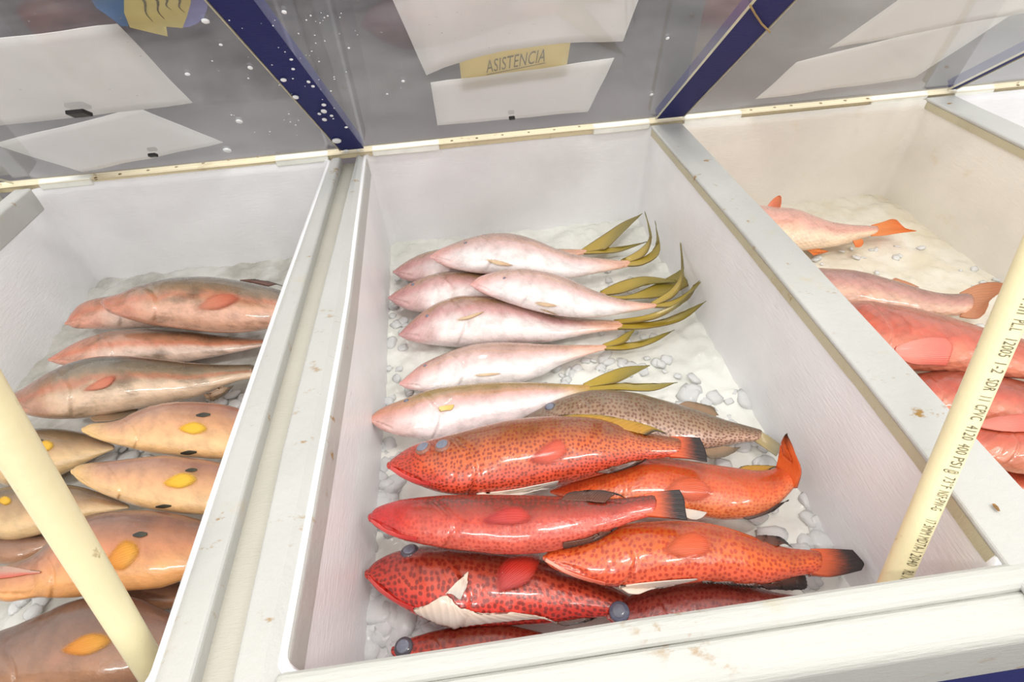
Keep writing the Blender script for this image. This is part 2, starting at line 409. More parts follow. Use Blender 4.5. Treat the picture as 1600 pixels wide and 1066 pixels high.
# papers taped behind the acrylic
def sheet(name, px, label, cat, mat, off=-.0075, group=None, n=10, wav=.004, thick=.0006, bulge=0):
    """px: four corners in the photograph, in order, laid on the panel's plane"""
    q = [PL(x, y, off) for x, y in px]; v = []; f = []
    for i in range(n + 1):
        for j in range(n + 1):
            a, b = i / n, j / n
            p = q[0] * (1 - a) * (1 - b) + q[1] * a * (1 - b) + q[2] * a * b + q[3] * (1 - a) * b
            edge = b ** 2; p = p + PV * bulge * math.sin(math.pi * a ** .8) * edge
            p = p - PN * (wav * (.5 + .5 * noise.noise(p * 14)) )
            p = p + PV * (.006 * noise.noise(Vector((a * 3 + off * 900, 0, px[0][0]))) * edge)
            v.append(p)
    for i in range(n):
        for j in range(n): k = i * (n + 1) + j; f.append((k, k + 1, k + n + 2, k + n + 1))
    o = obj(name, v, f, mat, None, True); s = o.modifiers.new('t', 'SOLIDIFY'); s.thickness = thick; s.offset = 0
    return tag(o, label, cat, group)
G = 'paper sheets on the acrylic panels'
sheet('paper_sheet', [(-110, 76), (184, 42), (301, 164), (-110, 213)], 'large paper sheet high on the left panel beneath the wooden fish', 'paper', M_paper, -.006, G)
sheet('paper_sheet', [(-10, 228), (215, 170), (348, 224), (130, 272)], 'smaller tilted paper sheet low on the left panel', 'paper', M_paper, -.0125, G)
sheet('paper_sheet', [(560, -120), (1045, -120), (974, 66), (667, 122)], 'large paper sheet at the top of the middle panel', 'paper', M_paper, -.006, G, bulge=.03)
sheet('paper_sheet', [(673, 132), (960, 94), (919, 176), (684, 199)], 'smaller paper sheet low on the middle panel under the cream card', 'paper', M_paper, -.0085, G)
sheet('paper_sheet', [(1420, -8), (1760, -160), (1640, 15), (1296, 78)], 'paper sheet cut by the top edge on the right panel', 'paper', M_paper, -.006, G)
sheet('paper_sheet', [(1245, 100), (1600, 12), (1430, 122), (1180, 158)], 'long paper sheet low on the right panel', 'paper', M_paper, -.0085, G)
cd = sheet('cream_card', [(716, 84), (893, 56), (884, 112), (722, 134)], 'cream card printed ASISTENCIA between the two sheets of the middle panel', 'card', M_card, -.017, wav=.0)
def text_mesh(s, size, font=None, shear=0, space=1.0):
    cu = bpy.data.curves.new('txt', 'FONT'); cu.body = s; cu.size = size; cu.resolution_u = 3; cu.shear = shear; cu.space_character = space
    o = bpy.data.objects.new('txt', cu); C.objects.link(o)
    dg = bpy.context.evaluated_depsgraph_get(); me = bpy.data.meshes.new_from_object(o.evaluated_get(dg))
    bm = bmesh.new(); bm.from_mesh(me); bmesh.ops.triangulate(bm, faces=bm.faces[:]); bmesh.ops.subdivide_edges(bm, edges=[e for e in bm.edges if e.calc_length() > .25], cuts=3, use_grid_fill=True); bmesh.ops.triangulate(bm, faces=bm.faces[:]); bm.to_mesh(me); bm.free()
    v = [tuple(p.co) for p in me.vertices]; f = [tuple(p.vertices) for p in me.polygons]
    bpy.data.objects.remove(o); bpy.data.curves.remove(cu); bpy.data.meshes.remove(me); return v, f
tv, tf = text_mesh('ASISTENCIA', 1.0, space=1.05); tw = max(p[0] for p in tv)
ta, tb, tc = PL(760, 114, -.0155), PL(851, 96, -.0155), PL(757, 94, -.0155)
uy = (tc - ta); uy = PV * uy.dot(PV) / .72
lt = obj('lettering', [ta + (tb - ta) * (p[0] / tw) + uy * p[1] for p in tv], tf, M_ink, cd, False)
l0, l1 = PL(760, 117.5, -.0155), PL(852, 99, -.0155)
obj('underline', [l0, l1, l1 + PV * .002, l0 + PV * .002], [(0, 1, 2, 3)], M_ink, cd, False)
def clip(x, y, label, s=.013, off=.002):
    q = PL(x, y, off); ux = Vector((1, 0, 0)); v = []
    for dz in (0, .005):
        for a, b in ((-1, -.6), (1, -.6), (.8, .6), (-1.1, .6)): v.append(q + ux * a * s + PV * b * s + PN * dz)
    o = obj('black_clip', v, [(3, 2, 1, 0), (4, 5, 6, 7), (0, 1, 5, 4), (1, 2, 6, 5), (2, 3, 7, 6), (3, 0, 4, 7)], M_black, None, False, bevel=.0012)
    tag(o, label, 'clip', 'small dark clips on the panels')
clip(124, 174, 'dark clip at the lower edge of the large left sheet', .0115)
clip(239, 240, 'tiny dark clip on the small tilted left sheet', .006)
clip(800, 182, 'tiny dark clip on the lower sheet of the middle panel', .005)
# flecks of ice splashed on the boards and acrylic
v = []; f = []
fl = [(455, 93, 3), (458, 108, 3), (443, 125, 5), (462, 152, 5), (482, 128, 3), (506, 164, 4), (506, 174, 5), (507, 187, 4), (499, 178, 3), (526, 220, 8), (541, 236, 5), (321, 33, 6), (293, 116, 4), (345, 70, 3), (391, 106, 4), (374, 190, 5), (355, 235, 6), (444, 19, 4), (489, 135, 3), (518, 181, 3), (541, 199, 3), (630, 127, 3), (605, 147, 2), (1043, 60, 3), (1018, 148, 3), (545, 75, 2), (560, 235, 3)]
for k in range(60): fl.append((random.gauss(470, 55), random.uniform(20, 215), random.uniform(.6, 1.6)))
for x, y, s in fl:
    if y < 0 or y > 240: continue
    q = PL(x, y, .002); r = s / FPX * (q - EYE).length * .75; b = len(v); e = random.uniform(.6, 1.1)
    for p in SV: v.append(q + Vector((1, 0, 0)) * p.x * r * 1.1 + PV * p.y * r * e * 1.5 + PN * p.z * r * .5)
    f += [[b + i for i in g] for g in SF]
M_fleck = mat_plain('ice_fleck', (238, 240, 242), .3, .03)
tag(obj('ice_flecks', v, f, M_fleck), 'white ice flecks splashed over the blue board and acrylic panels', 'ice', kind='stuff')
# string on the right-hand blue board
sp = [PL(x, y, .002) for x, y in ((1172, 8), (1180, 22), (1190, 37), (1203, 50))]
v = []; f = []
for i in range(3):
    a, b = tube_vf(sp[i], sp[i + 1], .0012, 8); o_ = len(v); v += a; f += [[o_ + k for k in g] for g in b]
tag(obj('tan_string', v, f, mat_plain('string', (176, 146, 96), .8)), 'thin tan string hanging on the blue board right of the middle panel', 'string')
# painted wooden fish ornament behind the top of the left panel
orn = thing('wooden_fish', 'painted wooden fish with blue head and yellow striped body atop the left panel', 'ornament', PL(235, 20, -.02))
def cut(name, px, mat, off, th=.01):
    n = len(px); a = [PL(x, y, off) for x, y in px]; v = a + [p - PN * th for p in a]
    o = strip(name, [a, [p - PN * th for p in a]], mat, orn); return o
body_px = [(198, -40), (194, 0), (194, 20), (203, 43), (240, 52), (262, 57), (252, 41), (285, 44), (292, 26), (298, 5), (300, -40)]
cut('body', body_px, mat_plain('yellow_paint', (228, 208, 130), .5, .06), -.020, .012)
cut('head', [(140, -40), (143, 0), (150, 12), (176, 30), (190, 41), (201, 41), (196, 20), (196, 0), (200, -40)], mat_plain('blue_enamel', (42, 112, 172), .5, .1), -.021, .011)
cut('tail', [(298, -40), (296, 5), (291, 26), (284, 43), (296, 42), (308, 37), (318, 28), (324, 14), (325, 0), (324, -40)], mat_plain('lavender_paint', (150, 152, 214), .5, .08), -.021, .011)
for a, b, c, d in ((219, -6, 237, 34), (240, -6, 255, 30), (256, -6, 266, 16), (275, -6, 287, 20)):
    pts = []
    for k in range(9):
        t = k / 8; x = a + (c - a) * t + 3 * math.sin(t * 7); y = b + (d - b) * t; pts.append((x, y, 2.2 * (1 - t) + .5))
    v = [PL(x - s_, y, -.0195) for x, y, s_ in pts] + [PL(x + s_, y, -.0195) for x, y, s_ in pts]
    obj('stripe', v, [(k, k + 1, k + 10, k + 9) for k in range(8)], M_ink, orn, False)

# ------------------------------------------------------------------ ice beds
def mat_ice(name, base, tint, amt=.5):
    m = NT(name); P = m.pos()
    c = m.mix(m.mask(m.noise(P, 14, 5, .6), .35, .7), s2l(base), s2l(tint))
    m.col(c); m.p(roughness=.16, ior=1.31)
    m.b.inputs['Transmission Weight'].default_value = .0
    vo = m.n('ShaderNodeTexVoronoi'); m.set(vo.inputs['Vector'], P); vo.inputs['Scale'].default_value = 55
    h = m.math('ADD', m.math('MULTIPLY', vo.outputs[0], .6), m.noise(P, 90, 3))
    m.bump(h, .3, .003); return m.m
M_ice = mat_ice('crushed_ice', (240, 240, 234), (226, 226, 218))
M_ice_dirty = mat_ice('melting_ice', (218, 217, 212), (176, 173, 164))
M_ice_warm = mat_ice('stained_ice', (234, 229, 216), (222, 212, 190))
def mat_chunk():
    m = NT('clear_ice'); P = m.pos()
    m.col(m.mix(m.noise(P, 40, 3), s2l((250, 250, 250)), s2l((236, 238, 238)))); m.p(roughness=.12, ior=1.31)
    m.b.inputs['Transmission Weight'].default_value = .3
    m.bump(m.noise(P, 120, 3), .4, .003); return m.m
M_chunk = mat_chunk()
def ice_bed(name, exl, exr, yb, mat, label, amp=.006, nx=90, ny=120, dz=0):
    v = []; f = []
    for i in range(nx + 1):
        for j in range(ny + 1):
            y = YF + .003 + (yb - .002 - YF - .003) * j / ny
            x0, x1 = exl(y) + .003, exr(y) - .003; x = x0 + (x1 - x0) * i / nx
            p = Vector((x, y, 0)); d = noise.voronoi(p * 34)[0]
            z = amp * (1 - 2.2 * d[0] + .6 * (d[1] - d[0])) * .8 + amp * 1.1 * noise.noise(p * 9) + .3 * amp * noise.noise(p * 70)
            v.append((x, y, ICE + dz + z))
    for i in range(nx):
        for j in range(ny): k = i * (ny + 1) + j; f.append((k, k + ny + 1, k + ny + 2, k + 1))
    return tag(obj(name, v, f, mat), label, 'ice', kind='stuff')
ice_bed('ice_bed', CL_in, R_in, YBC, M_ice, 'bed of crushed ice under the snappers and hinds in the middle bin')
ice_bed('ice_bed', LF_out, LL_in, YBL, M_ice_dirty, 'grey melting ice beneath the groupers and hogfish in the left bin')
ice_bed('ice_bed', R_out, RR_in, YBR, M_ice_warm, 'cream stained ice in the right bin around the red snappers', .004)
ice_bed('ice_bed', RR_out, FX(RR_out(0) + .45), YBR, M_ice, 'ice in the far upper right bin, out of view below its rim', .004, 12, 16)
bm = bmesh.new(); bmesh.ops.create_icosphere(bm, subdivisions=2, radius=1)
IV = [p.co.copy() for p in bm.verts]; IF = [[q.index for q in g.verts] for g in bm.faces]; bm.free()
def chunks(spec, label, seed, mat=None):
    rnd = random.Random(seed); v = []; f = []
    for (x0, y0, x1, y1, n, s0, s1) in spec:
        for k in range(n):
            q = PX(rnd.uniform(x0, x1), rnd.uniform(y0, y1), ICE + .002); s = rnd.uniform(s0, s1)
            sc = Vector((rnd.uniform(.8, 1.4), rnd.uniform(.7, 1.2), rnd.uniform(.32, .5))) * s
            rot = Matrix.Rotation(rnd.uniform(0, 6.3), 3, 'Z') @ Matrix.Rotation(rnd.uniform(-.5, .5), 3, 'X')
            off = Vector((rnd.random() * 50, rnd.random() * 50, 0)); b = len(v)
            for p in IV:
                m_ = max(abs(p.x), abs(p.y), abs(p.z)); c = p.lerp(p / m_ * .85, .75) * (1 + .22 * noise.noise(p * 1.6 + off))
                v.append(q + rot @ Vector((c.x * sc.x, c.y * sc.y, c.z * sc.z)))
            f += [[b + i for i in g] for g in IF]
    return tag(obj('ice_chunks', v, f, mat or M_chunk, None, True), label, 'ice', kind='stuff')
chunks([(575, 690, 620, 830, 40, .006, .014), (555, 830, 585, 1030, 30, .009, .018), (590, 930, 640, 1030, 18, .010, .02), (620, 950, 720, 1010, 16, .008, .016), (620, 420, 660, 440, 5, .004, .008), (600, 470, 640, 680, 26, .005, .011),
        (660, 585, 900, 625, 20, .004, .009), (860, 560, 1080, 590, 30, .004, .009), (930, 420, 1060, 590, 26, .004, .010), (1060, 590, 1240, 690, 36, .005, .014), (1130, 690, 1300, 900, 46, .005, .014), (1240, 880, 1340, 920, 10, .005, .010)],
       'loose lumps of clear ice scattered around the fish in the middle bin', 3)
chunks([(150, 690, 230, 725, 10, .006, .012), (330, 600, 380, 640, 10, .006, .011), (220, 900, 300, 950, 8, .006, .012), (0, 900, 80, 960, 8, .006, .012)],
       'grey ice lumps showing between the fish in the left bin', 5)
chunks([(1270, 380, 1440, 440, 16, .003, .008), (1480, 410, 1590, 470, 10, .003, .008), (1530, 500, 1580, 520, 6, .005, .009)],
       'small ice bits lying around the pale snapper in the right bin', 9)

# ------------------------------------------------------------------ PVC pipes
def pipe(label, pa, pb, da, db, r, ext, text=None):
    A = depthpt(pa[0], pa[1], da); B = depthpt(pb[0], pb[1], db); d = (B - A).normalized()
    A2 = A - d * ext[0]; B2 = B + d * ext[1]
    o = thing('plastic_pipe', label, 'pipe', A2)
    n = 48; u = d.orthogonal().normalized(); q = d.cross(u); v = []; f = []
    for p, rr in ((A2, r), (B2, r), (B2, r * .84), (A2, r * .84)):
        for i in range(n): t = 2 * math.pi * i / n; v.append(p + (u * math.cos(t) + q * math.sin(t)) * rr)
    for k in range(4):
        for i in range(n): a, b = k * n, ((k + 1) % 4) * n; f.append((a + i, a + (i + 1) % n, b + (i + 1) % n, b + i))
    obj('tube', v, f, M_pipe, o, True)
    sm = o.children[0].modifiers.new('e', 'EDGE_SPLIT'); sm.split_angle = math.radians(40)
    return o, A, B, d
wr = 40.5
drim = (PX(1480, 735, ZR + .021) - EYE).dot(FW)
PR = wr / 2 / FPX * drim
dia = lambda wpx: PR * 2 * FPX / wpx
p1, A, B, dd = pipe('cream plastic pipe with printed lettering leaning across the right rim of the middle bin', (1399.5, 903), (1600, 442), dia(38.5), dia(46.5), PR, (.02, .35))
p2, A3, B3, d3 = pipe('cream unmarked plastic pipe lying across the left bin over the hogfish', (232, 1038), (12, 677), dia(41.5), dia(60), PR, (.03, .25))
mid = (A + B) / 2; toeye = (EYE - mid); toeye = (toeye - dd * toeye.dot(dd)).normalized(); rgt = toeye.cross(dd).normalized()
if rgt.dot(RT) < 0: rgt = -rgt
dn = -dd
def pipe_text(s, start, end, size, a0):
    """start/end: distance from B down the pipe"""
    tv, tf = text_mesh(s, 1.0, space=1.06); tw = max(p[0] for p in tv)
    v = []
    for p in tv:
        x = start + (end - start) * p[0] / tw; al = a0 + p[1] * size / PR
        v.append(B + dn * x + (toeye * math.cos(al) + rgt * math.sin(al)) * (PR + .0004))
    obj('printed_lettering', v, tf, M_ink, p1, False)
L = (B - A).length
def along(y): 
    """distance down the pipe from B of the axis point seen at image row y"""
    lo, hi = 0, L * 1.2
    for _ in range(40):
        m_ = (lo + hi) / 2; q = B + dn * m_ - EYE; yy = 533 - FPX * q.dot(UP) / q.dot(FW)
        if yy < y: lo = m_
        else: hi = m_
    return lo
for s, ya, yb2 in (('F.m', 462, 486), ('PL.L', 494, 512), ('12005', 522, 551), ('1-2', 558, 576), ('SDR', 585, 603), ('11', 610, 618), ('CPVC', 624, 648), ('4120', 656, 678), ('400', 684, 700), ('PSI', 704, 720), ('@', 724, 730), ('73\u00b0F', 735, 752), ('NSF-PW-G', 756, 786), ('17', 800, 806), ('3MM', 808, 823), ('MDTA-1', 826, 850), ('2040', 853, 871), ('RL', 878, 886), ('/CA', 888, 902)):
    pipe_text(s, along(ya), along(yb2), .0105, .26)

# ------------------------------------------------------------------ fish
def lerp(a, b, t): return a + (b - a) * t
def catmull(P, t):
    n = len(P) - 1; i = min(int(t * n), n - 1); u = t * n - i
    p0, p1, p2, p3 = P[max(i - 1, 0)], P[i], P[i + 1], P[min(i + 2, n)]
    return 0.5 * ((2 * p1) + (p2 - p0) * u + (2 * p0 - 5 * p1 + 4 * p2 - p3) * u * u + (3 * p1 - p0 - 3 * p2 + p3) * u ** 3)
def sst(a, b, x):
    t = min(max((x - a) / (b - a), 0), 1); return t * t * (3 - 2 * t)
class Fish:
    def __init__(s, name, label, group, crop, st, z, k, mat, roll=28, gill=.26, mouth=.10, cat='fish', res=(170, 52), lips=1.0):
        """st: stations (x, y_top, y_bottom) or (xt, yt, xb, yb) from the nose back; z: body centre above the ice, nose to tail"""
        s.crop = crop; s.z = z if isinstance(z, (list, tuple)) else (z, z); s.k = k
        T = []; Bm = []; s.cpx = []; n = len(st)
        s.zs = [ICE + interp([i / (len(s.z) - 1) for i in range(len(s.z))], s.z, i / (n - 1)) for i in range(n)]
        cen = []; hw = []
        for i, a in enumerate(st):
            if len(a) == 3: a = (a[0], a[1], a[0], a[2])
            t_ = s.px(a[0], a[1]); b_ = s.px(a[2], a[3])
            pt, pb = PX(*t_, s.zs[i]), PX(*b_, s.zs[i])
            s.cpx.append(((t_[0] + b_[0]) / 2, (t_[1] + b_[1]) / 2))
            A = (pt - pb) / 2; c = (pt + pb) / 2; r = c - EYE
            cot = abs((r.x * A.x + r.y * A.y) / A.length / r.z)
            A = A / math.sqrt(1 + k * k * cot * cot); cen.append(c); hw.append(A)
        NU, NV = res
        # nose cap, body, tail cap
        rows = []
        W = max(a.length for a in hw)
        arc = [0]
        for i in range(1, n): arc.append(arc[-1] + (cen[i] - cen[i - 1]).length)
        LEN = arc[-1]
        d0 = (cen[0] - cen[1]).normalized(); d1 = (cen[-1] - cen[-2]).normalized()
        def bth(a, u):
            return k * a * (.80 + .2 * sst(0, .3, u)) * lerp(1, .8, sst(.6, 1, u))
        for j in range(5):
            t = j / 5; e = math.cos(t * math.pi / 2)
            rows.append((cen[0] + d0 * hw[0].length * .75 * e, hw[0] * math.sqrt(max(1 - e * e, .0004)), -.02 * e, 0))
        for i in range(NU + 1):
            t = i / NU; c = catmull(cen, t); A = catmull(hw, t); q = t * (n - 1); ii = min(int(q), n - 2); sa = lerp(arc[ii], arc[ii + 1], q - ii)
            rows.append((c, A, sa / LEN, sa))
        for j in range(1, 4):
            t = j / 3.05; rows.append((cen[-1] + d1 * hw[-1].length * .5 * math.sin(t * 1.5), hw[-1] * math.cos(t * 1.5), 1.0, LEN))
        v = []; f = []; uvm = []; uvf = []
        rl = math.radians(roll); s.rows = rows
        Z = Vector((0, 0, 1))
        seed = random.random() * 100
        for (c, A, u, sa) in rows:
            u_ = max(u, 0); a = A.length; b = bth(a, u_)
            for j in range(NV + 1):
                th = -math.pi / 2 + 2 * math.pi * j / NV      # seam underneath
                ph = th - rl; lat = math.cos(ph)
                g = 1.0
                if u_ < .5:
                    ge = gill + .05 * (1 - lat * lat) - .03 * abs(lat) - .02 * lat
                    g += .07 * (1 - sst(ge - .003, ge + .005, u_)) * sst(.06, .2, u_) * sst(.0, .25, 1 - abs(lat))
                    g -= .042 * math.exp(-((u_ - ge - .008) / .009) ** 2) * sst(.05, .3, 1 - abs(lat))
                    ge2 = ge - .075
                    g -= .022 * math.exp(-((u_ - ge2) / .007) ** 2) * sst(.2, .5, 1 - abs(lat))
                    if u_ < mouth * 1.4:                        # mouth line
                        ml = -.05 - .55 * u_ / mouth
                        g -= .15 * lips * math.exp(-((lat - ml) / .07) ** 2) * (1 - sst(mouth * .8, mouth * 1.05, u_))
                g += .02 * noise.noise(Vector((u * 8, lat * 2.4, seed))) + .008 * noise.noise(Vector((u * 26, lat * 6, seed)))
                cs, sn = math.cos(th), math.sin(th)
                v.append(c + A * cs * g + Z * b * (abs(sn) ** .92) * (1 if sn > 0 else -1) * g)
                uvm.append((sa, ph * max(.35 * W + .55 * a, .004) * .9)); uvf.append((u_, lat * .5 + .5))
        n1 = NV + 1
        for i in range(len(rows) - 1):
            for j in range(NV): f.append((i * n1 + j, i * n1 + j + 1, (i + 1) * n1 + j + 1, (i + 1) * n1 + j))
        f.append(tuple(range(NV))[::-1]); m_ = (len(rows) - 1) * n1; f.append(tuple(m_ + j for j in range(NV)))
        ctr = sum((r[0] for r in rows), Vector()) / len(rows)
        s.root = thing(name, label, cat, Vector((ctr.x, ctr.y, ctr.z - W * k)), group)
        s.body = obj('body', v, f, mat, s.root, True, {'metres': uvm, 'fish': uvf})
        s.bvh = BVHTree.FromPolygons(v, f); s.W = W
    def px(s, x, y):
        return (s.crop[0] + x / s.crop[2], s.crop[1] + y / s.crop[2])
    def zat(s, x, y):
        return s.zs[min(range(len(s.cpx)), key=lambda i: (s.cpx[i][0] - x) ** 2 + (s.cpx[i][1] - y) ** 2)]
    def surf(s, x, y, off):
        h, nrm, idx, d = s.bvh.ray_cast(EYE, ray(x, y).normalized())
        if h is None: return None
        if nrm.dot(EYE - h) < 0: nrm = -nrm
        return h + nrm * off
    def fin(s, name, rays, mat, dz=(0, 0), drape=False, off=.0025, th=(.0022, .0008), m=16, sub=8, ridge=.0003, label=None, serr=0.0, zfix=None):
        """rays: polylines base -> tip in crop pixels; neighbouring rays are skinned together"""
        R = [[s.px(*p) for p in r] for r in rays]
        def smp(r, t):
            V = [Vector((p[0], p[1], 0)) for p in r]
            return catmull(V, t) if len(V) > 2 else V[0].lerp(V[1], t)
        cols = []; n = len(R)
        Nn = (n - 1) * sub
        for a in range(Nn + 1):
            t = a / sub
            col = []
            for j in range(m + 1):
                u = j / m
                pts = [smp(r, u) for r in R]
                p = catmull(pts, t / (n - 1)) if n > 2 else pts[0].lerp(pts[1], t / (n - 1))
                if serr and j == m: 
                    q = smp([(w_.x, w_.y) for w_ in (pts[0], pts[0])], 0)
                col.append((p, u))
            if serr:
                k_ = 1 - serr * (a % 2)
                base = col[0][0]; col = [(base.lerp(p, k_ if u > .5 else 1 - (1 - k_) * u * 2), u) for p, u in col]
            cols.append(col)
        v3 = []
        for a, col in enumerate(cols):
            last = None; line = []
            for p, u in col:
                q = s.surf(p.x, p.y, off) if drape else None
                if q is None:
                    if drape and last is not None:
                        q = PX(p.x, p.y, last)
                    else:
                        zz = zfix if zfix is not None else s.zat(p.x, p.y); q = PX(p.x, p.y, zz + lerp(dz[0], dz[1], u))
                if drape and last is not None: q = q.lerp(PX(p.x, p.y, last), .35)
                last = q.z; line.append(q)
            v3.append(line)
        nc = len(v3); top = []; bot = []; uv = []
        for a in range(nc):
            for j in range(m + 1):
                pa = v3[min(a + 1, nc - 1)][j] - v3[max(a - 1, 0)][j]; pb = v3[a][min(j + 1, m)] - v3[a][max(j - 1, 0)]
                nn = pa.cross(pb)
                nn = nn.normalized() if nn.length > 1e-12 else Vector((0, 0, 1))
                if nn.z < 0: nn = -nn
                t = lerp(th[0], th[1], j / m) / 2; rg = ridge * (1 if a % 2 == 0 else -1) * (.3 + .7 * j / m)
                top.append(v3[a][j] + nn * (t + rg)); bot.append(v3[a][j] - nn * (t - rg)); uv.append((a / (nc - 1), j / m))
        V = top + bot; F = []; o_ = len(top); w_ = m + 1
        for a in range(nc - 1):
            for j in range(m):
                k = a * w_ + j; F.append((k, k + 1, k + w_ + 1, k + w_)); F.append((o_ + k, o_ + k + w_, o_ + k + w_ + 1, o_ + k + 1))
        for j in range(m):
            F.append((j, o_ + j, o_ + j + 1, j + 1)); k = (nc - 1) * w_ + j; F.append((k, k + 1, o_ + k + 1, o_ + k))
        for a in range(nc - 1):
            k = a * w_; F.append((k, k + w_, o_ + k + w_, o_ + k)); k += m; F.append((k, o_ + k, o_ + k + w_, k + w_))
        o = obj(name, V, F, mat, s.root, True, {'fin': uv + uv})
        if label: o['label'] = label
        return o
    def eye(s, x, y, r, iris, off=0.0, flat=.4, bias=.35, pr=.66):
        x, y = s.px(x, y); q = s.surf(x, y, 0)
        if q is None: q = PX(x, y, s.zat(x, y))
        r = r / s.crop[2] / FPX * (q - EYE).length
        h, nrm, _, _ = s.bvh.find_nearest(q)
        if nrm.dot(EYE - q) < 0: nrm = -nrm
        nrm = (nrm + (EYE - q).normalized() * bias).normalized()
        t1 = nrm.orthogonal().normalized(); t2 = nrm.cross(t1); q = q - nrm * r * .15 + nrm * off
        def blob(name, r_, c, par, mat, fl):
            return obj(name, [c + t1 * p.x * r_ + t2 * p.y * r_ + nrm * p.z * r_ * fl for p in EV], EF, mat, par, True)
        e = blob('eye', r, q, s.root, iris, flat)
        blob('pupil', r * pr, q + nrm * r * flat * .8, e, M_pupil, .22)
bm = bmesh.new(); bmesh.ops.create_uvsphere(bm, u_segments=20, v_segments=12, radius=1)
EV = [p.co.copy() for p in bm.verts]; EF = [[q.index for q in g.verts] for g in bm.faces]; bm.free()
def mat_eye(name, c, rough=.08):
    m = NT(name); m.col(m.mix(m.noise(m.pos(), 220, 3), s2l(c), s2l([v * .75 for v in c]))); m.p(roughness=rough); return m.m
M_iris = mat_eye('cloudy_iris', (96, 90, 98)); M_iris_red = mat_eye('pink_iris', (206, 120, 104)); M_pupil = mat_eye('pupil', (138, 142, 158))
M_iris_white = mat_eye('white_iris', (116, 124, 148)); M_iris_p = mat_eye('tan_iris', (170, 112, 92))

def mat_fish(name, dorsal, side, belly, head=None, headu=(.05, .3), headamt=.8, tail=None, spots=None, mott=None, stripe=None, scales=0, rough=.3, edge=(.2, .5, .8), low=None):
    """colours follow the animal (back to belly, nose to tail); spots = (colour, per metre, radius, strength)"""
    m = NT(name)
    u1 = m.n('ShaderNodeUVMap', uv_map='fish').outputs[0]; u2 = m.n('ShaderNodeUVMap', uv_map='metres').outputs[0]
    sx = m.n('ShaderNodeSeparateXYZ'); m.set(sx.inputs[0], u1); U, V = sx.outputs[0], sx.outputs[1]
    nz = m.noise(u2, 22, 5, .6)
    Vn = m.math('ADD', V, m.math('MULTIPLY', m.math('SUBTRACT', nz, .5), .34))
    c = m.ramp(Vn, [(edge[0], s2l(belly)), (edge[1], s2l(side)), (edge[2], s2l(dorsal))])
    if head: 
        hm = m.math('MULTIPLY', m.math('SUBTRACT', 1.0, m.mask(m.math('ADD', U, m.math('MULTIPLY', m.math('SUBTRACT', nz, .5), .25)), *headu)), headamt)
        c = m.mix(hm, c, s2l(head))
    if tail: c = m.mix(m.mask(U, tail[1], 1.0), c, s2l(tail[0]))
    if stripe:                                                   # (colour, centre, half width, strength) along the flank
        d = m.math('ABSOLUTE', m.math('SUBTRACT', Vn, stripe[1])); c = m.mix(m.math('MULTIPLY', m.math('SUBTRACT', 1.0, m.mask(d, 0.0, stripe[2])), stripe[3]), c, s2l(stripe[0]))
    if mott:                                                     # (colour, scale, lo, hi, strength)
        mm = m.mask(m.noise(m.map(u2, (1, 1.6, 1)), mott[1], 5, .62), mott[2], mott[3]); c = m.mix(m.math('MULTIPLY', mm, mott[4]), c, s2l(mott[0]))
    if spots:
        wv = m.n('ShaderNodeMix', data_type='VECTOR'); 
        ns = m.n('ShaderNodeTexNoise'); m.set(ns.inputs['Vector'], u2); ns.inputs['Scale'].default_value = 60
        m.set(wv.inputs[0], .006); m.set(wv.inputs[4], u2); m.set(wv.inputs[5], ns.outputs[1])
        vo = m.n('ShaderNodeTexVoronoi'); vo.voronoi_dimensions = '2D'; m.set(vo.inputs['Vector'], wv.outputs[1]); vo.inputs['Scale'].default_value = spots[1]; vo.inputs['Randomness'].default_value = .6
        sp_ = m.math('SUBTRACT', 1.0, m.mask(vo.outputs[0], spots[2] * .62, spots[2] * 1.25))
        amt = m.math('MULTIPLY', sp_, m.math('MULTIPLY', spots[3], m.mask(m.math('ADD', nz, m.math('MULTIPLY', V, .5)), .35, .75) if len(spots) < 5 else 1.0))
        c = m.mix(amt, c, s2l(spots[0]))
    c = m.mix(.55, c, m.ramp(m.noise(u2, 48, 4, .65), [(.3, (.62, .60, .58)), (.5, (1, 1, 1)), (.72, (1.25, 1.22, 1.18))]), 'MULTIPLY')
    m.col(c); m.p(roughness=m.math('ADD', rough - .08, m.math('MULTIPLY', m.noise(u2, 80, 3), .2)))
    m.b.inputs['Specular IOR Level'].default_value = .55
    m.b.inputs['Coat Weight'].default_value = .7; m.b.inputs['Coat Roughness'].default_value = .09
    m.b.inputs['Subsurface Weight'].default_value = .06; m.b.inputs['Subsurface Radius'].default_value = (.012, .005, .003); m.b.inputs['Subsurface Scale'].default_value = .5
    h = m.math('ADD', m.noise(u2, 90, 4, .6), m.math('MULTIPLY', m.noise(u2, 34, 3), 1.1))
    if scales:
        vs = m.n('ShaderNodeTexVoronoi'); vs.voronoi_dimensions = '2D'; vs.inputs['Randomness'].default_value = .18
        m.set(vs.inputs['Vector'], m.map(u2, (1, 1.2, 1), (0, 0, .785))); vs.inputs['Scale'].default_value = scales
        h = m.math('ADD', m.math('MULTIPLY', h, .5), vs.outputs[0])
        dk = m.math('MULTIPLY', m.mask(vs.outputs[0], .35, .75), .16)
        c2 = m.mix(dk, c, s2l([v * .62 for v in dorsal])); m.col(c2)
    m.bump(h, .42 if not scales else .5, .0024)
    return m.m
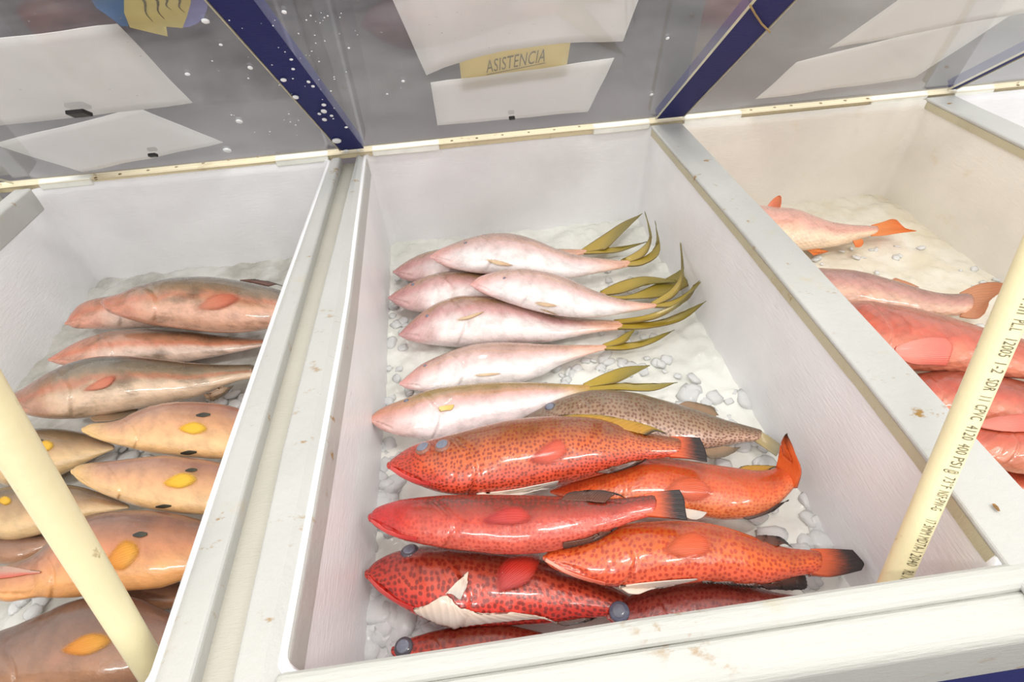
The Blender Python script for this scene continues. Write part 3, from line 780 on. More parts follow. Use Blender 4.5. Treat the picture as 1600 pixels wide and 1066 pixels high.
def mat_fin(name, base, tip, t0=.3, t1=.9, rays=26, rough=.35, edge=None, blend=None, rib=.12):
    m = NT(name); u = m.n('ShaderNodeUVMap', uv_map='fin').outputs[0]
    sx = m.n('ShaderNodeSeparateXYZ'); m.set(sx.inputs[0], u)
    nz = m.noise(m.map(u, (9, 2, 1)), 3, 4)
    c = m.mix(m.mask(m.math('ADD', sx.outputs[1], m.math('MULTIPLY', m.math('SUBTRACT', nz, .5), .35)), t0, t1), s2l(base), s2l(tip))
    wv = m.math('SINE', m.math('MULTIPLY', sx.outputs[0], rays * 6.283))
    c = m.mix(m.math('MULTIPLY', m.mask(wv, .2, 1.0), rib), c, s2l([v * .62 for v in base]))
    if edge:
        e = m.math('ABSOLUTE', m.math('SUBTRACT', sx.outputs[0], .5)); c = m.mix(m.mask(e, .36, .5), c, s2l(edge))
    if blend:
        e = m.math('ABSOLUTE', m.math('SUBTRACT', sx.outputs[0], .5)); e2 = m.math('ABSOLUTE', m.math('SUBTRACT', sx.outputs[1], .5))
        q = m.math('ADD', m.math('ADD', m.math('MULTIPLY', e, e), m.math('MULTIPLY', e2, e2)), m.math('MULTIPLY', m.math('SUBTRACT', nz, .5), .12))
        m.set(m.b.inputs['Alpha'], m.math('SUBTRACT', 1.0, m.math('MULTIPLY', m.mask(q, .03, .23), .95)))
    m.col(c); m.p(roughness=rough); m.b.inputs['Coat Weight'].default_value = .3; m.b.inputs['Coat Roughness'].default_value = .12
    m.bump(wv, .2, .0008); return m.m

# ---- yellowtail-type snappers, middle bin (crop coordinates of a 560,320 enlargement)
C6 = (560, 320, 2.8054)
pink = dict(scales=0)
M_ysA = mat_fish('pink_snapper_skin', (176, 140, 122), (226, 190, 186), (241, 233, 232), head=(232, 158, 150), headu=(.0, .16), headamt=.75, tail=((232, 176, 150), .7), stripe=((222, 168, 120), .80, .04, .3), mott=((222, 150, 140), 9, .55, .8, .45), edge=(.44, .68, .95), rough=.26)
M_ysB = mat_fish('mauve_snapper_skin', (146, 112, 86), (206, 160, 158), (240, 226, 224), head=(200, 136, 134), headu=(.02, .24), headamt=.8, tail=((226, 170, 140), .72), stripe=((170, 134, 76), .88, .06, .5), mott=((206, 128, 112), 10, .52, .8, .5), edge=(.46, .66, .92), rough=.26)
M_ysC = mat_fish('olive_backed_snapper_skin', (148, 120, 62), (218, 174, 168), (240, 226, 226), head=(216, 140, 118), headu=(.0, .26), headamt=.7, tail=((190, 150, 70), .8), stripe=((200, 140, 92), .80, .05, .4), mott=((220, 160, 156), 8, .52, .8, .5), edge=(.48, .70, .92), rough=.26)
M_ytail = mat_fin('olive_yellow_fin', (178, 150, 52), (128, 116, 44), .2, 1.0, 14, edge=(120, 98, 34))
M_palefin = mat_fin('pale_yellow_fin', (226, 196, 160), (222, 186, 146), blend=(236, 206, 196))
GY = 'pink yellow-tailed snappers in the middle bin'
def forked(F, up, lo, z=(0, .012), mat=None, th=(.003, .001)):
    t = F.fin('tail_fin', up, mat or M_ytail, z, th=th, sub=6, ridge=.0002)
    F.fin('tail_fin', lo, mat or M_ytail, (z[0], z[1] * .6), th=th, sub=6, ridge=.0002)
y1 = Fish('yellowtail_snapper', 'rearmost pink snapper, only its nose and yellow tail showing behind another', GY, C6, [(158, 287, 303), (190, 262, 328), (240, 232, 342), (310, 205, 347), (400, 192, 346), (520, 186, 340), (640, 186, 320), (760, 192, 290), (880, 192, 250), (960, 194, 226), (1000, 196, 216)], (.026, .022), .52, M_ysB)
forked(y1, [[(975, 200), (1080, 130), (1160, 78), (1237, 45)], [(985, 206), (1060, 180), (1130, 118), (1237, 46)], [(990, 210), (1050, 200), (1088, 192), (1130, 150)]], [[(985, 208), (1050, 196), (1090, 190), (1150, 186)], [(985, 212), (1060, 206), (1150, 190), (1255, 165)], [(985, 216), (1060, 214), (1150, 205), (1262, 162)]])
y2 = Fish('yellowtail_snapper', 'pale pink snapper lying highest up the bin on top of another', GY, C6, [(322, 219, 237), (350, 198, 258), (400, 176, 280), (490, 146, 300), (580, 130, 308), (680, 132, 318), (780, 158, 326), (880, 200, 328), (960, 222, 320), (1060, 234, 300), (1140, 243, 284), (1190, 242, 272)], (.068, .066, .035), .55, M_ysA)
y2.eye(470, 168, 9, M_iris_red)
y2.fin('pectoral_fin', [[(560, 232), (620, 246), (690, 262)], [(556, 240), (620, 258), (680, 268)], [(556, 248), (610, 264), (660, 270)]], M_palefin, drape=True, off=.0018)
forked(y2, [[(1150, 244), (1230, 200), (1275, 140), (1256, 36)], [(1165, 252), (1245, 215), (1285, 150), (1258, 38)], [(1175, 256), (1240, 232), (1270, 200), (1282, 150)]], [[(1175, 254), (1240, 236), (1285, 205), (1316, 160)], [(1170, 262), (1245, 250), (1310, 200), (1302, 76)], [(1160, 270), (1250, 262), (1322, 205), (1300, 75)]], (0, .03))
y3 = Fish('yellowtail_snapper', 'mauve backed snapper with its middle covered by a paler one', GY, C6, [(137, 401, 417), (170, 376, 445), (230, 343, 470), (300, 315, 480), (380, 297, 482), (480, 294, 478), (600, 312, 468), (720, 338, 458), (840, 358, 445), (950, 374, 430), (1040, 382, 418), (1080, 386, 412)], (.028, .022), .55, M_ysB)
y3.eye(240, 350, 12, M_iris_red)
forked(y3, [[(1060, 382), (1150, 338), (1260, 316), (1400, 335)], [(1060, 390), (1160, 366), (1270, 334), (1402, 337)], [(1060, 398), (1140, 390), (1200, 372), (1260, 346)]], [[(1070, 398), (1180, 400), (1300, 350), (1404, 292)], [(1070, 404), (1190, 410), (1330, 372), (1424, 286)], [(1070, 410), (1180, 414), (1350, 400), (1447, 355)]], (0, .012))
y4 = Fish('yellowtail_snapper', 'pale pink snapper lying diagonally on top with its whole flank in view', GY, C6, [(498, 341, 359), (530, 315, 384), (580, 298, 406), (650, 285, 432), (740, 283, 458), (830, 298, 480), (920, 328, 492), (1000, 364, 495), (1080, 395, 490), (1160, 415, 478), (1240, 428, 463), (1312, 433, 450)], (.072, .072, .04), .55, M_ysA)
y4.eye(640, 322, 8, M_iris_red)
y4.fin('pectoral_fin', [[(770, 420), (830, 430), (885, 440)], [(772, 428), (830, 440), (870, 446)], [(774, 436), (820, 446), (850, 448)]], M_palefin, drape=True, off=.0018)
y4.fin('pelvic_fin', [[(790, 452), (830, 462), (880, 480)], [(800, 458), (840, 470), (878, 484)]], M_palefin, drape=True)
forked(y4, [[(1280, 432), (1370, 372), (1412, 300), (1411, 172)], [(1295, 438), (1385, 385), (1425, 310), (1413, 174)], [(1300, 442), (1370, 410), (1410, 370), (1428, 320)]], [[(1300, 440), (1380, 420), (1440, 385), (1470, 352)], [(1300, 446), (1390, 432), (1450, 396), (1492, 335)], [(1295, 450), (1380, 446), (1450, 410), (1494, 333)]], (0, .03))
y5 = Fish('yellowtail_snapper', 'pink snapper with a dusky mauve head, third from the back wall', GY, C6, [(183, 561, 577), (215, 528, 596), (270, 480, 612), (340, 436, 622), (430, 408, 628), (520, 402, 624), (620, 408, 617), (720, 430, 612), (820, 464, 604), (900, 487, 590), (980, 498, 573), (1060, 503, 560), (1150, 509, 550)], (.034, .026), .6, M_ysB)
y5.eye(302, 488, 11, M_iris_red)
y5.fin('pectoral_fin', [[(430, 500), (500, 482), (560, 462)], [(425, 508), (500, 492), (555, 470)], [(430, 514), (490, 502), (540, 480)]], M_palefin, drape=True, off=.0018)
forked(y5, [[(1120, 506), (1260, 486), (1400, 430), (1494, 340)], [(1130, 516), (1270, 500), (1400, 448), (1490, 350)], [(1140, 524), (1230, 514), (1300, 500), (1360, 474)]], [[(1140, 524), (1250, 516), (1340, 502), (1420, 470)], [(1140, 534), (1270, 530), (1410, 498), (1518, 426)], [(1130, 546), (1270, 542), (1420, 506), (1518, 425)]], (0, .045))
y6 = Fish('yellowtail_snapper', 'slim pale snapper alone in the gap below the dusky headed one', GY, C6, [(188, 773, 794), (215, 750, 809), (270, 705, 820), (340, 670, 822), (430, 635, 814), (520, 613, 806), (620, 605, 792), (720, 608, 777), (800, 612, 750), (880, 614, 708), (960, 614, 676), (1040, 614, 649), (1085, 613, 637)], (.03, .024), .55, M_ysA)
y6.eye(292, 706, 10, M_iris_red)
y6.fin('pectoral_fin', [[(510, 742), (570, 738), (640, 735)], [(505, 748), (570, 746), (630, 741)], [(510, 754), (560, 752), (610, 746)]], M_palefin, drape=True, off=.0018)
forked(y6, [[(1070, 614), (1130, 590), (1170, 565), (1212, 545)], [(1075, 620), (1140, 606), (1180, 585), (1210, 550)], [(1080, 626), (1130, 616), (1160, 608), (1180, 596)]], [[(1080, 624), (1140, 612), (1190, 606), (1240, 600)], [(1080, 630), (1190, 622), (1290, 592), (1376, 552)], [(1075, 636), (1190, 634), (1300, 602), (1377, 551)]], (0, .014))
y7 = Fish('yellowtail_snapper', 'olive backed pink snapper nearest the red hinds', GY, C6, [(54, 931, 952), (90, 899, 984), (150, 871, 1008), (230, 842, 1026), (330, 812, 1032), (430, 795, 1018), (540, 784, 988), (660, 779, 958), (780, 780, 918), (880, 784, 872), (960, 788, 842), (1010, 788, 822)], (.056, .030), .6, M_ysC)
y7.eye(210, 860, 12, M_iris)
y7.fin('pectoral_fin', [[(355, 890), (380, 884), (420, 880)], [(352, 898), (380, 896), (415, 892)], [(356, 908), (380, 904), (405, 902)]], mat_fin('bright_yellow_fin', (236, 206, 130), (222, 190, 96)), drape=True, off=.0018)
forked(y7, [[(985, 788), (1080, 742), (1170, 712), (1272, 706)], [(990, 796), (1085, 764), (1170, 735), (1270, 709)], [(1000, 804), (1080, 790), (1130, 780), (1165, 765)]], [[(1000, 802), (1080, 790), (1150, 782), (1210, 786)], [(1000, 810), (1120, 802), (1260, 802), (1386, 780)], [(995, 818), (1120, 812), (1290, 816), (1388, 779)]], (0, .014))

# ---- spotted hinds, middle bin
C8 = (820, 580, 2.5379); C7 = (540, 600, 2.2881); C1 = (0, 0, 1)
def hind(name, dorsal, side, belly, head, spot, sc=225, amt=.8, headamt=.75, rad=.34):
    return mat_fish(name, dorsal, side, belly, head, (.02, .26), headamt, spots=(spot, sc, rad, amt, 1), mott=((dorsal[0] * .9, dorsal[1] * .8, dorsal[2] * .8), 12, .52, .8, .35), edge=(.32, .56, .90), rough=.25)
M_h1 = hind('orange_red_hind_skin', (136, 78, 30), (220, 104, 52), (218, 84, 58), (198, 40, 32), (128, 36, 16))
M_h2 = hind('orange_hind_skin', (176, 76, 34), (228, 104, 50), (236, 132, 80), (226, 76, 46), (196, 58, 28), 230, .6, .5)
M_h3 = hind('crimson_hind_skin', (104, 42, 26), (202, 72, 50), (214, 94, 74), (196, 34, 38), (166, 40, 30), 215, .55, .9)
M_h4 = hind('dark_red_hind_skin', (124, 52, 34), (212, 76, 50), (216, 56, 42), (204, 44, 34), (112, 24, 16), 185, .8, .6, .38)
M_h5 = hind('bright_orange_hind_skin', (176, 78, 28), (232, 108, 48), (228, 98, 62), (226, 96, 52), (170, 40, 18), 200, .75, .4)
M_h6 = hind('maroon_hind_skin', (124, 58, 46), (176, 72, 60), (184, 80, 66), (148, 52, 46), (112, 28, 26), 220, .7, .4)
M_g1 = mat_fish('grey_brown_hind_skin', (108, 94, 68), (160, 130, 104), (208, 170, 148), (108, 92, 74), (.0, .2), .7, spots=((112, 66, 46), 210, .35, .8, 1), mott=((92, 78, 58), 14, .5, .75, .5), edge=(.34, .62, .98), rough=.28)
M_htail = mat_fin('black_tipped_fin', (214, 92, 46), (26, 24, 24), .25, .8, 18)
M_htail2 = mat_fin('orange_tail_fin', (226, 98, 40), (62, 38, 30), .62, 1.0, 18)
M_pecR = mat_fin('orange_red_fin', (196, 68, 40), (208, 78, 44), .2, .9, 20, blend=(216, 92, 54))
M_pecO = mat_fin('orange_fin', (208, 84, 30), (212, 80, 28), .2, .9, 20, blend=(222, 98, 46))
M_pecC = mat_fin('crimson_fin', (186, 42, 36), (200, 56, 40), .2, .9, 20, blend=(208, 66, 54))
M_darkfin = mat_fin('dark_fin', (96, 52, 34), (34, 28, 26), .1, .8, 20)
M_olivefin = mat_fin('olive_fin', (182, 132, 40), (150, 124, 48), .2, .8, 16, edge=(46, 38, 26))
M_white = mat_fin('whitish_membrane', (226, 206, 188), (204, 192, 182), .2, .9, 16)
M_grayfin = mat_fin('grey_brown_fin', (150, 120, 92), (112, 96, 76), .3, .9, 16)
M_tanfin = mat_fin('translucent_tan_fin', (178, 156, 106), (150, 140, 110), .3, .9, 14)
GR = 'spotted hinds in the middle bin'
g1 = Fish('spotted_hind', 'grey brown hind with fine dark dots and a tan tail', GR, C8, [(2, 182, 214), (30, 164, 236), (60, 148, 248), (130, 112, 266), (220, 86, 280), (320, 78, 292), (420, 88, 305), (520, 110, 316), (620, 138, 320), (720, 168, 312), (800, 194, 298), (870, 213, 285), (930, 230, 280)], (.038, .034, .026), .62, M_g1)
g1.eye(100, 142, 24, M_iris)
g1.fin('dorsal_fin', [[(600, 140), (640, 122), (690, 128)], [(660, 155), (700, 140), (745, 142)], [(720, 170), (740, 156), (758, 160)], [(755, 182), (762, 174), (768, 176)]], M_grayfin)
g1.fin('anal_fin', [[(700, 312), (720, 332), (735, 348)], [(750, 306), (780, 322), (800, 338)], [(790, 298), (825, 304), (856, 303)]], M_grayfin)
g1.fin('tail_fin', [[(915, 232), (960, 255), (1012, 290)], [(920, 250), (960, 278), (1008, 308)], [(920, 268), (960, 298), (1002, 328)], [(915, 280), (955, 308), (996, 338)]], M_tanfin, (0, .01))
r1 = Fish('spotted_hind', 'large orange red hind with two cloudy eyes, lying over the grey brown one', GR, C1, [(609, 721, 734), (620, 712, 742), (645, 697, 757), (680, 686, 769), (715, 678, 774), (760, 666, 775), (811, 656, 771), (872, 652, 760), (933, 655, 745), (978, 666, 730), (1017, 677, 719), (1058, 684, 714)], (.082, .085, .075), .66, M_h1, roll=34, mouth=.13)
r1.eye(661, 700, 13, M_iris_p, .0, .45, .0, .72); r1.eye(691, 696, 13, M_iris_p, .0, .45, .0, .72)
r1.fin('pectoral_fin', [[(826, 712), (850, 694), (872, 684), (880, 688)], [(823, 718), (850, 706), (876, 698), (887, 702)], [(824, 724), (848, 718), (870, 714), (882, 716)], [(828, 730), (846, 728), (862, 728), (872, 727)]], M_pecR, drape=True, off=.0015, label='rounded red pectoral fin pressed to the flank')
r1.fin('dorsal_fin', [[(860, 660), (868, 652), (885, 648)], [(900, 662), (915, 650), (940, 649)], [(940, 666), (965, 655), (990, 660)], [(985, 674), (1005, 664), (1030, 672)], [(1010, 680), (1025, 674), (1040, 678)]], M_olivefin, (.012, .012))
r1.fin('anal_fin', [[(930, 738), (950, 740), (968, 735)], [(965, 728), (980, 730), (996, 726)], [(990, 720), (1005, 720), (1017, 714)]], M_darkfin, (.004, 0))
r1.fin('pelvic_fin', [[(745, 770), (800, 764), (872, 750)], [(746, 776), (800, 771), (870, 754)], [(750, 780), (800, 777), (866, 759)]], M_white, drape=True, off=.002)
r1.fin('tail_fin', [[(1046, 684), (1070, 684), (1094, 685)], [(1048, 694), (1072, 696), (1101, 700)], [(1048, 704), (1072, 708), (1104, 712)], [(1046, 714), (1074, 716), (1105, 722)]], M_htail, (0, .006), th=(.005, .0012))
M_lip_red = mat_fin('red_lip', (214, 84, 78), (196, 46, 42), .1, .9, 3, rib=0); M_lip_pale = mat_fin('pale_lip', (236, 172, 148), (226, 110, 84), .1, .9, 3, rib=0)
def lip(F, pts, w_, mat, label='lower lip'):
    F.fin('lower_lip', [[(x, y - w_) for x, y in pts], [(x, y) for x, y in pts], [(x, y + w_ * .8) for x, y in pts]], mat, drape=True, off=.0012, th=(.0024, .0008), ridge=0, m=20)
lip(r1, [(611, 730), (632, 744), (652, 752), (672, 756)], 3, M_lip_red)
r2 = Fish('spotted_hind', 'orange hind whose tail bends up sharply against the bin wall', GR, C8, [(105, 472, 105, 486), (170, 440, 185, 515), (260, 395, 262, 535), (360, 362, 355, 550), (480, 344, 455, 560), (600, 352, 580, 572), (720, 370, 690, 580), (830, 384, 805, 592), (910, 392, 915, 578), (975, 388, 1010, 530), (1008, 368, 1068, 468)], (.042, .042, .045), .6, M_h2)
r2.fin('pectoral_fin', [[(545, 462), (600, 425), (660, 418), (710, 430)], [(540, 475), (610, 450), (690, 445), (748, 470)], [(545, 490), (610, 480), (690, 490), (742, 500)], [(555, 505), (610, 512), (670, 528), (715, 528)]], M_pecO, drape=True, off=.0015, label='broad plain orange pectoral fin')
r2.fin('tail_fin', [[(1000, 385), (1012, 330), (1022, 280), (1037, 248)], [(1025, 405), (1035, 350), (1035, 300), (1038, 249)], [(1050, 430), (1065, 375), (1052, 315), (1039, 250)], [(1072, 465), (1094, 400), (1070, 320), (1040, 250)]], M_htail2, (0, .05), th=(.006, .0015))
r2.fin('dorsal_fin', [[(840, 392), (860, 380), (885, 374)], [(900, 396), (930, 376), (965, 376)], [(960, 396), (990, 382), (1018, 380)]], M_olivefin)
r2.fin('anal_fin', [[(850, 575), (880, 588), (905, 586)], [(900, 570), (940, 572), (985, 556)], [(950, 545), (1000, 536), (1042, 512)], [(990, 530), (1020, 522), (1046, 516)]], M_darkfin)
r2.fin('pelvic_fin', [[(620, 545), (670, 552), (722, 562)], [(620, 555), (660, 572), (705, 580)], [(620, 565), (650, 585), (680, 590)]], M_white, (.02, .02))
r3 = Fish('spotted_hind', 'crimson headed hind with a black ended tail, across the middle of the pile', GR, C1, [(580, 802, 817), (592, 792, 828), (627, 781, 844), (680, 776, 855), (730, 774, 862), (785, 774, 867), (846, 775, 865), (900, 778, 851), (950, 779, 832), (985, 777, 817), (1018, 773, 807)], (.085, .09, .1), .62, M_h3, roll=26, mouth=.12)
r3.fin('pectoral_fin', [[(752, 808), (785, 794), (812, 792), (824, 798)], [(748, 814), (785, 804), (815, 803), (831, 806)], [(750, 820), (785, 814), (812, 813), (829, 815)], [(755, 826), (785, 823), (808, 822), (822, 823)]], M_pecC, drape=True, off=.0015, label='plain red pectoral fin')
r3.fin('dorsal_fin', [[(876, 782), (886, 772), (900, 768)], [(910, 784), (925, 768), (945, 767)], [(945, 786), (962, 772), (976, 778)]], M_darkfin, (.01, .01))
r3.fin('anal_fin', [[(880, 848), (880, 856), (886, 857)], [(915, 842), (925, 846), (935, 843)], [(940, 832), (955, 830), (970, 820)]], M_darkfin, (.006, 0))
r3.fin('tail_fin', [[(1006, 774), (1034, 769), (1062, 766)], [(1008, 784), (1036, 781), (1069, 780)], [(1008, 794), (1038, 795), (1071, 797)], [(1006, 806), (1040, 809), (1074, 813)]], M_htail, (0, .004), th=(.005, .0012))
lip(r3, [(581, 813), (604, 829), (628, 838), (652, 842)], 2.5, M_lip_red)
r4 = Fish('spotted_hind', 'dark red spotted hind with its gill cover lifted open', GR, C1, [(575, 890, 906), (590, 876, 924), (620, 862, 946), (660, 855, 966), (705, 856, 980), (750, 860, 980), (800, 866, 978), (850, 876, 975), (900, 893, 970), (950, 914, 964), (985, 932, 958), (1020, 944, 958)], (.045, .045, .035), .62, M_h4, mouth=.11, gill=.33)
r4.eye(640, 861, 13, M_iris, .001)
r4.fin('gill_membrane', [[(648, 951), (650, 955), (653, 958)], [(668, 945), (672, 957), (678, 970)], [(698, 931), (702, 955), (704, 980)], [(714, 947), (730, 962), (740, 975)], [(750, 958), (775, 964), (795, 969)], [(805, 957), (830, 962), (850, 966)], [(850, 964), (860, 968), (870, 972)]], M_white, drape=True, off=.002, ridge=.0003, label='pale membrane under the open gill cover')
r4.fin('gill_flap', [[(697, 930), (698, 929), (700, 928)], [(712, 914), (711, 920), (708, 930)], [(724, 903), (720, 920), (716, 936)], [(732, 896), (729, 916), (720, 938)]], M_white, drape=True, off=.003, ridge=.0003, label='white flap of the lifted gill cover')
r4.fin('pectoral_fin', [[(768, 925), (775, 895), (795, 875), (822, 868)], [(772, 928), (790, 905), (815, 885), (842, 872)], [(778, 929), (800, 915), (825, 900), (844, 885)], [(785, 928), (808, 922), (828, 912), (838, 900)]], M_pecC, drape=True, off=.007, label='red pectoral fin raised off the flank')
r4.fin('anal_fin', [[(860, 968), (880, 978), (905, 975)], [(900, 964), (925, 968), (950, 958)], [(930, 955), (955, 955), (975, 946)]], M_darkfin)
lip(r4, [(577, 902), (596, 922), (622, 940), (648, 952)], 3, M_lip_red)
r5 = Fish('spotted_hind', 'bright orange hind with a grey black tail reaching the front right corner', GR, C8, [(78, 730, 752), (110, 704, 782), (180, 671, 812), (270, 640, 840), (370, 614, 858), (470, 600, 862), (580, 595, 852), (700, 602, 842), (800, 622, 842), (900, 655, 850), (970, 682, 846), (1040, 699, 828), (1100, 705, 813), (1160, 710, 806)], (.08, .072, .045), .64, M_h5, roll=24, mouth=.16)
r5.fin('pectoral_fin', [[(548, 695), (600, 650), (670, 632), (730, 640)], [(542, 712), (610, 680), (690, 668), (742, 680)], [(546, 728), (610, 715), (690, 718), (738, 720)], [(556, 742), (600, 745), (650, 758), (690, 756)]], M_pecO, drape=True, off=.0015, label='broad plain orange pectoral fin')
r5.fin('dorsal_fin', [[(900, 668), (930, 652), (960, 660)], [(950, 682), (980, 658), (1015, 660)], [(1000, 696), (1030, 684), (1062, 702)]], M_darkfin, (.006, .006))
r5.fin('anal_fin', [[(930, 838), (945, 855), (960, 866)], [(985, 838), (1020, 850), (1060, 868)], [(1030, 825), (1075, 835), (1116, 860)], [(1060, 815), (1090, 810), (1112, 812)]], M_darkfin, (0, -.01))
r5.fin('ventral_spines', [[(700, 832), (705, 840), (712, 846)], [(760, 834), (768, 842), (778, 848)], [(820, 836), (830, 848), (845, 856)], [(880, 842), (892, 856), (905, 862)], [(930, 842), (945, 856), (958, 862)]], M_darkfin, serr=.6)
r5.fin('pelvic_fin', [[(372, 850), (440, 840), (560, 828), (680, 820)], [(380, 862), (450, 856), (560, 838), (670, 825)], [(410, 882), (450, 885), (490, 870), (560, 848)]], M_white, drape=True, off=.002)
r5.fin('tail_fin', [[(1130, 710), (1210, 708), (1300, 711)], [(1140, 738), (1225, 738), (1322, 735)], [(1140, 772), (1235, 772), (1345, 765)], [(1130, 806), (1220, 814), (1335, 790)]], M_htail, (0, .004), th=(.006, .0014))
lip(r5, [(84, 748), (150, 786), (230, 818), (320, 842)], 6, M_lip_pale)
r6 = Fish('spotted_hind', 'maroon hind with a pale blue eye, half hidden behind the front rim', GR, C1, [(952, 956, 970), (966, 942, 984), (990, 928, 996), (1030, 914, 1005), (1070, 907, 1005), (1120, 906, 1000), (1170, 914, 987), (1205, 924, 972), (1240, 930, 958)], (.04, .03), .6, M_h6)
r6.eye(968, 957, 14, M_iris_white, .003)
r6.fin('tail_fin', [[(1225, 932), (1250, 930), (1275, 928)], [(1228, 944), (1255, 945), (1284, 946)], [(1225, 958), (1250, 962), (1280, 966)]], M_darkfin)
r7 = Fish('spotted_hind', 'red hind lowest at the front left corner, cut off by the front rim', GR, C1, [(616, 1010, 1026), (640, 998, 1045), (690, 984, 1058), (740, 976, 1062), (780, 975, 1058), (820, 982, 1050), (860, 992, 1042), (900, 1000, 1030)], (.034, .03), .6, M_h4)
r7.eye(631, 1012, 13, M_iris, .002)
r7.fin('tail_fin', [[(890, 1002), (910, 1000), (930, 998)], [(892, 1014), (914, 1014), (938, 1014)], [(890, 1028), (910, 1030), (932, 1034)]], M_htail)

# ---- left bin: groupers and hogfish
C4 = (0, 400, 3.3333); C5 = (0, 640, 2.5021)
def grouper(name, dorsal, side, belly, head, ha=.7):
    return mat_fish(name, dorsal, side, belly, head, (.05, .32), ha, mott=((92, 72, 46), 14, .46, .70, .7), stripe=((204, 106, 74), .55, .14, .45), edge=(.34, .58, .92), rough=.28)
M_gr1 = grouper('brown_pink_grouper_skin', (80, 68, 46), (156, 118, 84), (214, 164, 138), (202, 116, 88))
M_gr2 = grouper('pink_grouper_skin', (116, 86, 60), (202, 142, 112), (226, 194, 176), (206, 122, 92))
M_gr3 = grouper('grey_grouper_skin', (74, 66, 50), (146, 122, 94), (214, 184, 156), (168, 104, 76), .8)
M_pinkfin = mat_fin('salmon_fin', (194, 116, 86), (188, 98, 70), .2, .9, 18, blend=(192, 126, 94))
GL = 'mottled groupers in the left bin'
l2 = Fish('grouper', 'grouper underneath at the back with only its pink snout sticking out', GL, C4, [(350, 338, 362), (385, 290, 386), (440, 240, 394), (520, 214, 396), (640, 202, 392), (800, 190, 384), (960, 182, 380), (1100, 190, 370), (1220, 205, 345), (1330, 222, 315)], (.045, .045), .6, M_gr2)
l1 = Fish('grouper', 'brown and salmon grouper on top at the back of the left bin', GL, C4, [(532, 232, 262), (560, 212, 302), (640, 188, 338), (750, 152, 372), (880, 121, 394), (1000, 108, 408), (1120, 108, 416), (1250, 124, 412), (1350, 142, 398), (1450, 165, 372), (1540, 200, 330), (1600, 222, 305)], (.095, .09), .62, M_gr1)
l1.fin('pectoral_fin', [[(1010, 265), (1080, 215), (1160, 195), (1230, 195)], [(1015, 280), (1090, 240), (1180, 215), (1255, 210)], [(1025, 290), (1100, 265), (1180, 248), (1245, 240)], [(1040, 298), (1100, 290), (1160, 282), (1205, 268)]], M_pinkfin, drape=True, off=.0015, label='salmon pink pectoral fin')
l1.fin('dorsal_fin', [[(1250, 128), (1290, 124), (1330, 122)], [(1320, 140), (1380, 132), (1420, 140)], [(1400, 158), (1440, 148), (1480, 160)]], M_darkfin)
l3 = Fish('grouper', 'pale bellied grouper between the top one and the long grey one', GL, C4, [(260, 530, 552), (310, 498, 574), (400, 448, 588), (500, 412, 594), (620, 386, 594), (760, 377, 584), (900, 386, 568), (1020, 396, 546), (1150, 412, 522), (1280, 424, 494), (1370, 430, 472)], (.045, .04), .6, M_gr2)
l4 = Fish('grouper', 'long grey brown grouper lying full length across the left bin', GL, C4, [(50, 722, 768), (90, 704, 818), (150, 674, 852), (250, 619, 870), (380, 560, 868), (500, 527, 850), (640, 515, 824), (780, 525, 794), (900, 540, 768), (1020, 553, 738), (1130, 561, 695), (1230, 563, 658), (1310, 562, 642)], (.065, .065, .05), .62, M_gr3, mouth=.13)
l4.fin('pectoral_fin', [[(420, 690), (500, 650), (560, 625), (600, 610)], [(425, 705), (510, 680), (570, 655), (606, 630)], [(440, 718), (520, 700), (570, 682), (600, 660)]], M_pinkfin, drape=True, off=.0012, label='pinkish pectoral fin')
l4.fin('anal_fin', [[(1060, 725), (1080, 745), (1110, 758)], [(1110, 705), (1150, 720), (1180, 715)], [(1160, 680), (1195, 685), (1215, 675)]], M_grayfin, (0, -.012))
l4.fin('pelvic_fin', [[(470, 845), (560, 820), (720, 790)], [(480, 855), (580, 842), (715, 805)], [(490, 862), (590, 858), (690, 825)]], M_grayfin, (-.01, -.02))
def hog(name, dorsal, side, belly, head):
    return mat_fish(name, dorsal, side, belly, head, (.0, .2), .7, mott=((206, 120, 92), 9, .5, .8, .4), edge=(.34, .62, .96), rough=.3)
M_hg1 = hog('tan_hogfish_skin', (146, 102, 84), (206, 152, 108), (224, 180, 126), (222, 182, 112))
M_hg2 = hog('mauve_hogfish_skin', (112, 78, 64), (194, 126, 84), (220, 156, 94), (212, 148, 86))
M_hg3 = hog('olive_hogfish_skin', (98, 82, 58), (164, 130, 92), (208, 174, 126), (182, 146, 100))
M_hg4 = hog('brown_hogfish_skin', (98, 72, 60), (140, 102, 80), (164, 118, 86), (150, 106, 78))
M_yel = mat_fin('yellow_fin', (226, 170, 22), (224, 176, 44), .1, .9, 14, blend=(214, 160, 112)); M_yel2 = mat_fin('ochre_fin', (206, 126, 18), (212, 146, 30), .1, .9, 14, blend=(186, 128, 84))
M_spot = mat_fin('black_fin_spot', (40, 40, 34), (58, 56, 40), .1, .9, 6)
GH = 'tan hogfish in the left bin'
def yfin(F, a, w_, hgt, mat=M_yel, tilt=0):
    x, y = a
    F.fin('pectoral_fin', [[(x, y - hgt * .25), (x + w_ * .5, y - hgt * .55 + tilt * .5), (x + w_, y - hgt * .4 + tilt)], [(x - w_ * .05, y), (x + w_ * .5, y + tilt * .5), (x + w_ * 1.04, y + tilt)], [(x, y + hgt * .25), (x + w_ * .5, y + hgt * .5 + tilt * .5), (x + w_, y + hgt * .35 + tilt)]], mat, drape=True, off=.0008, th=(.0012, .0006), label='yellow pectoral fin')
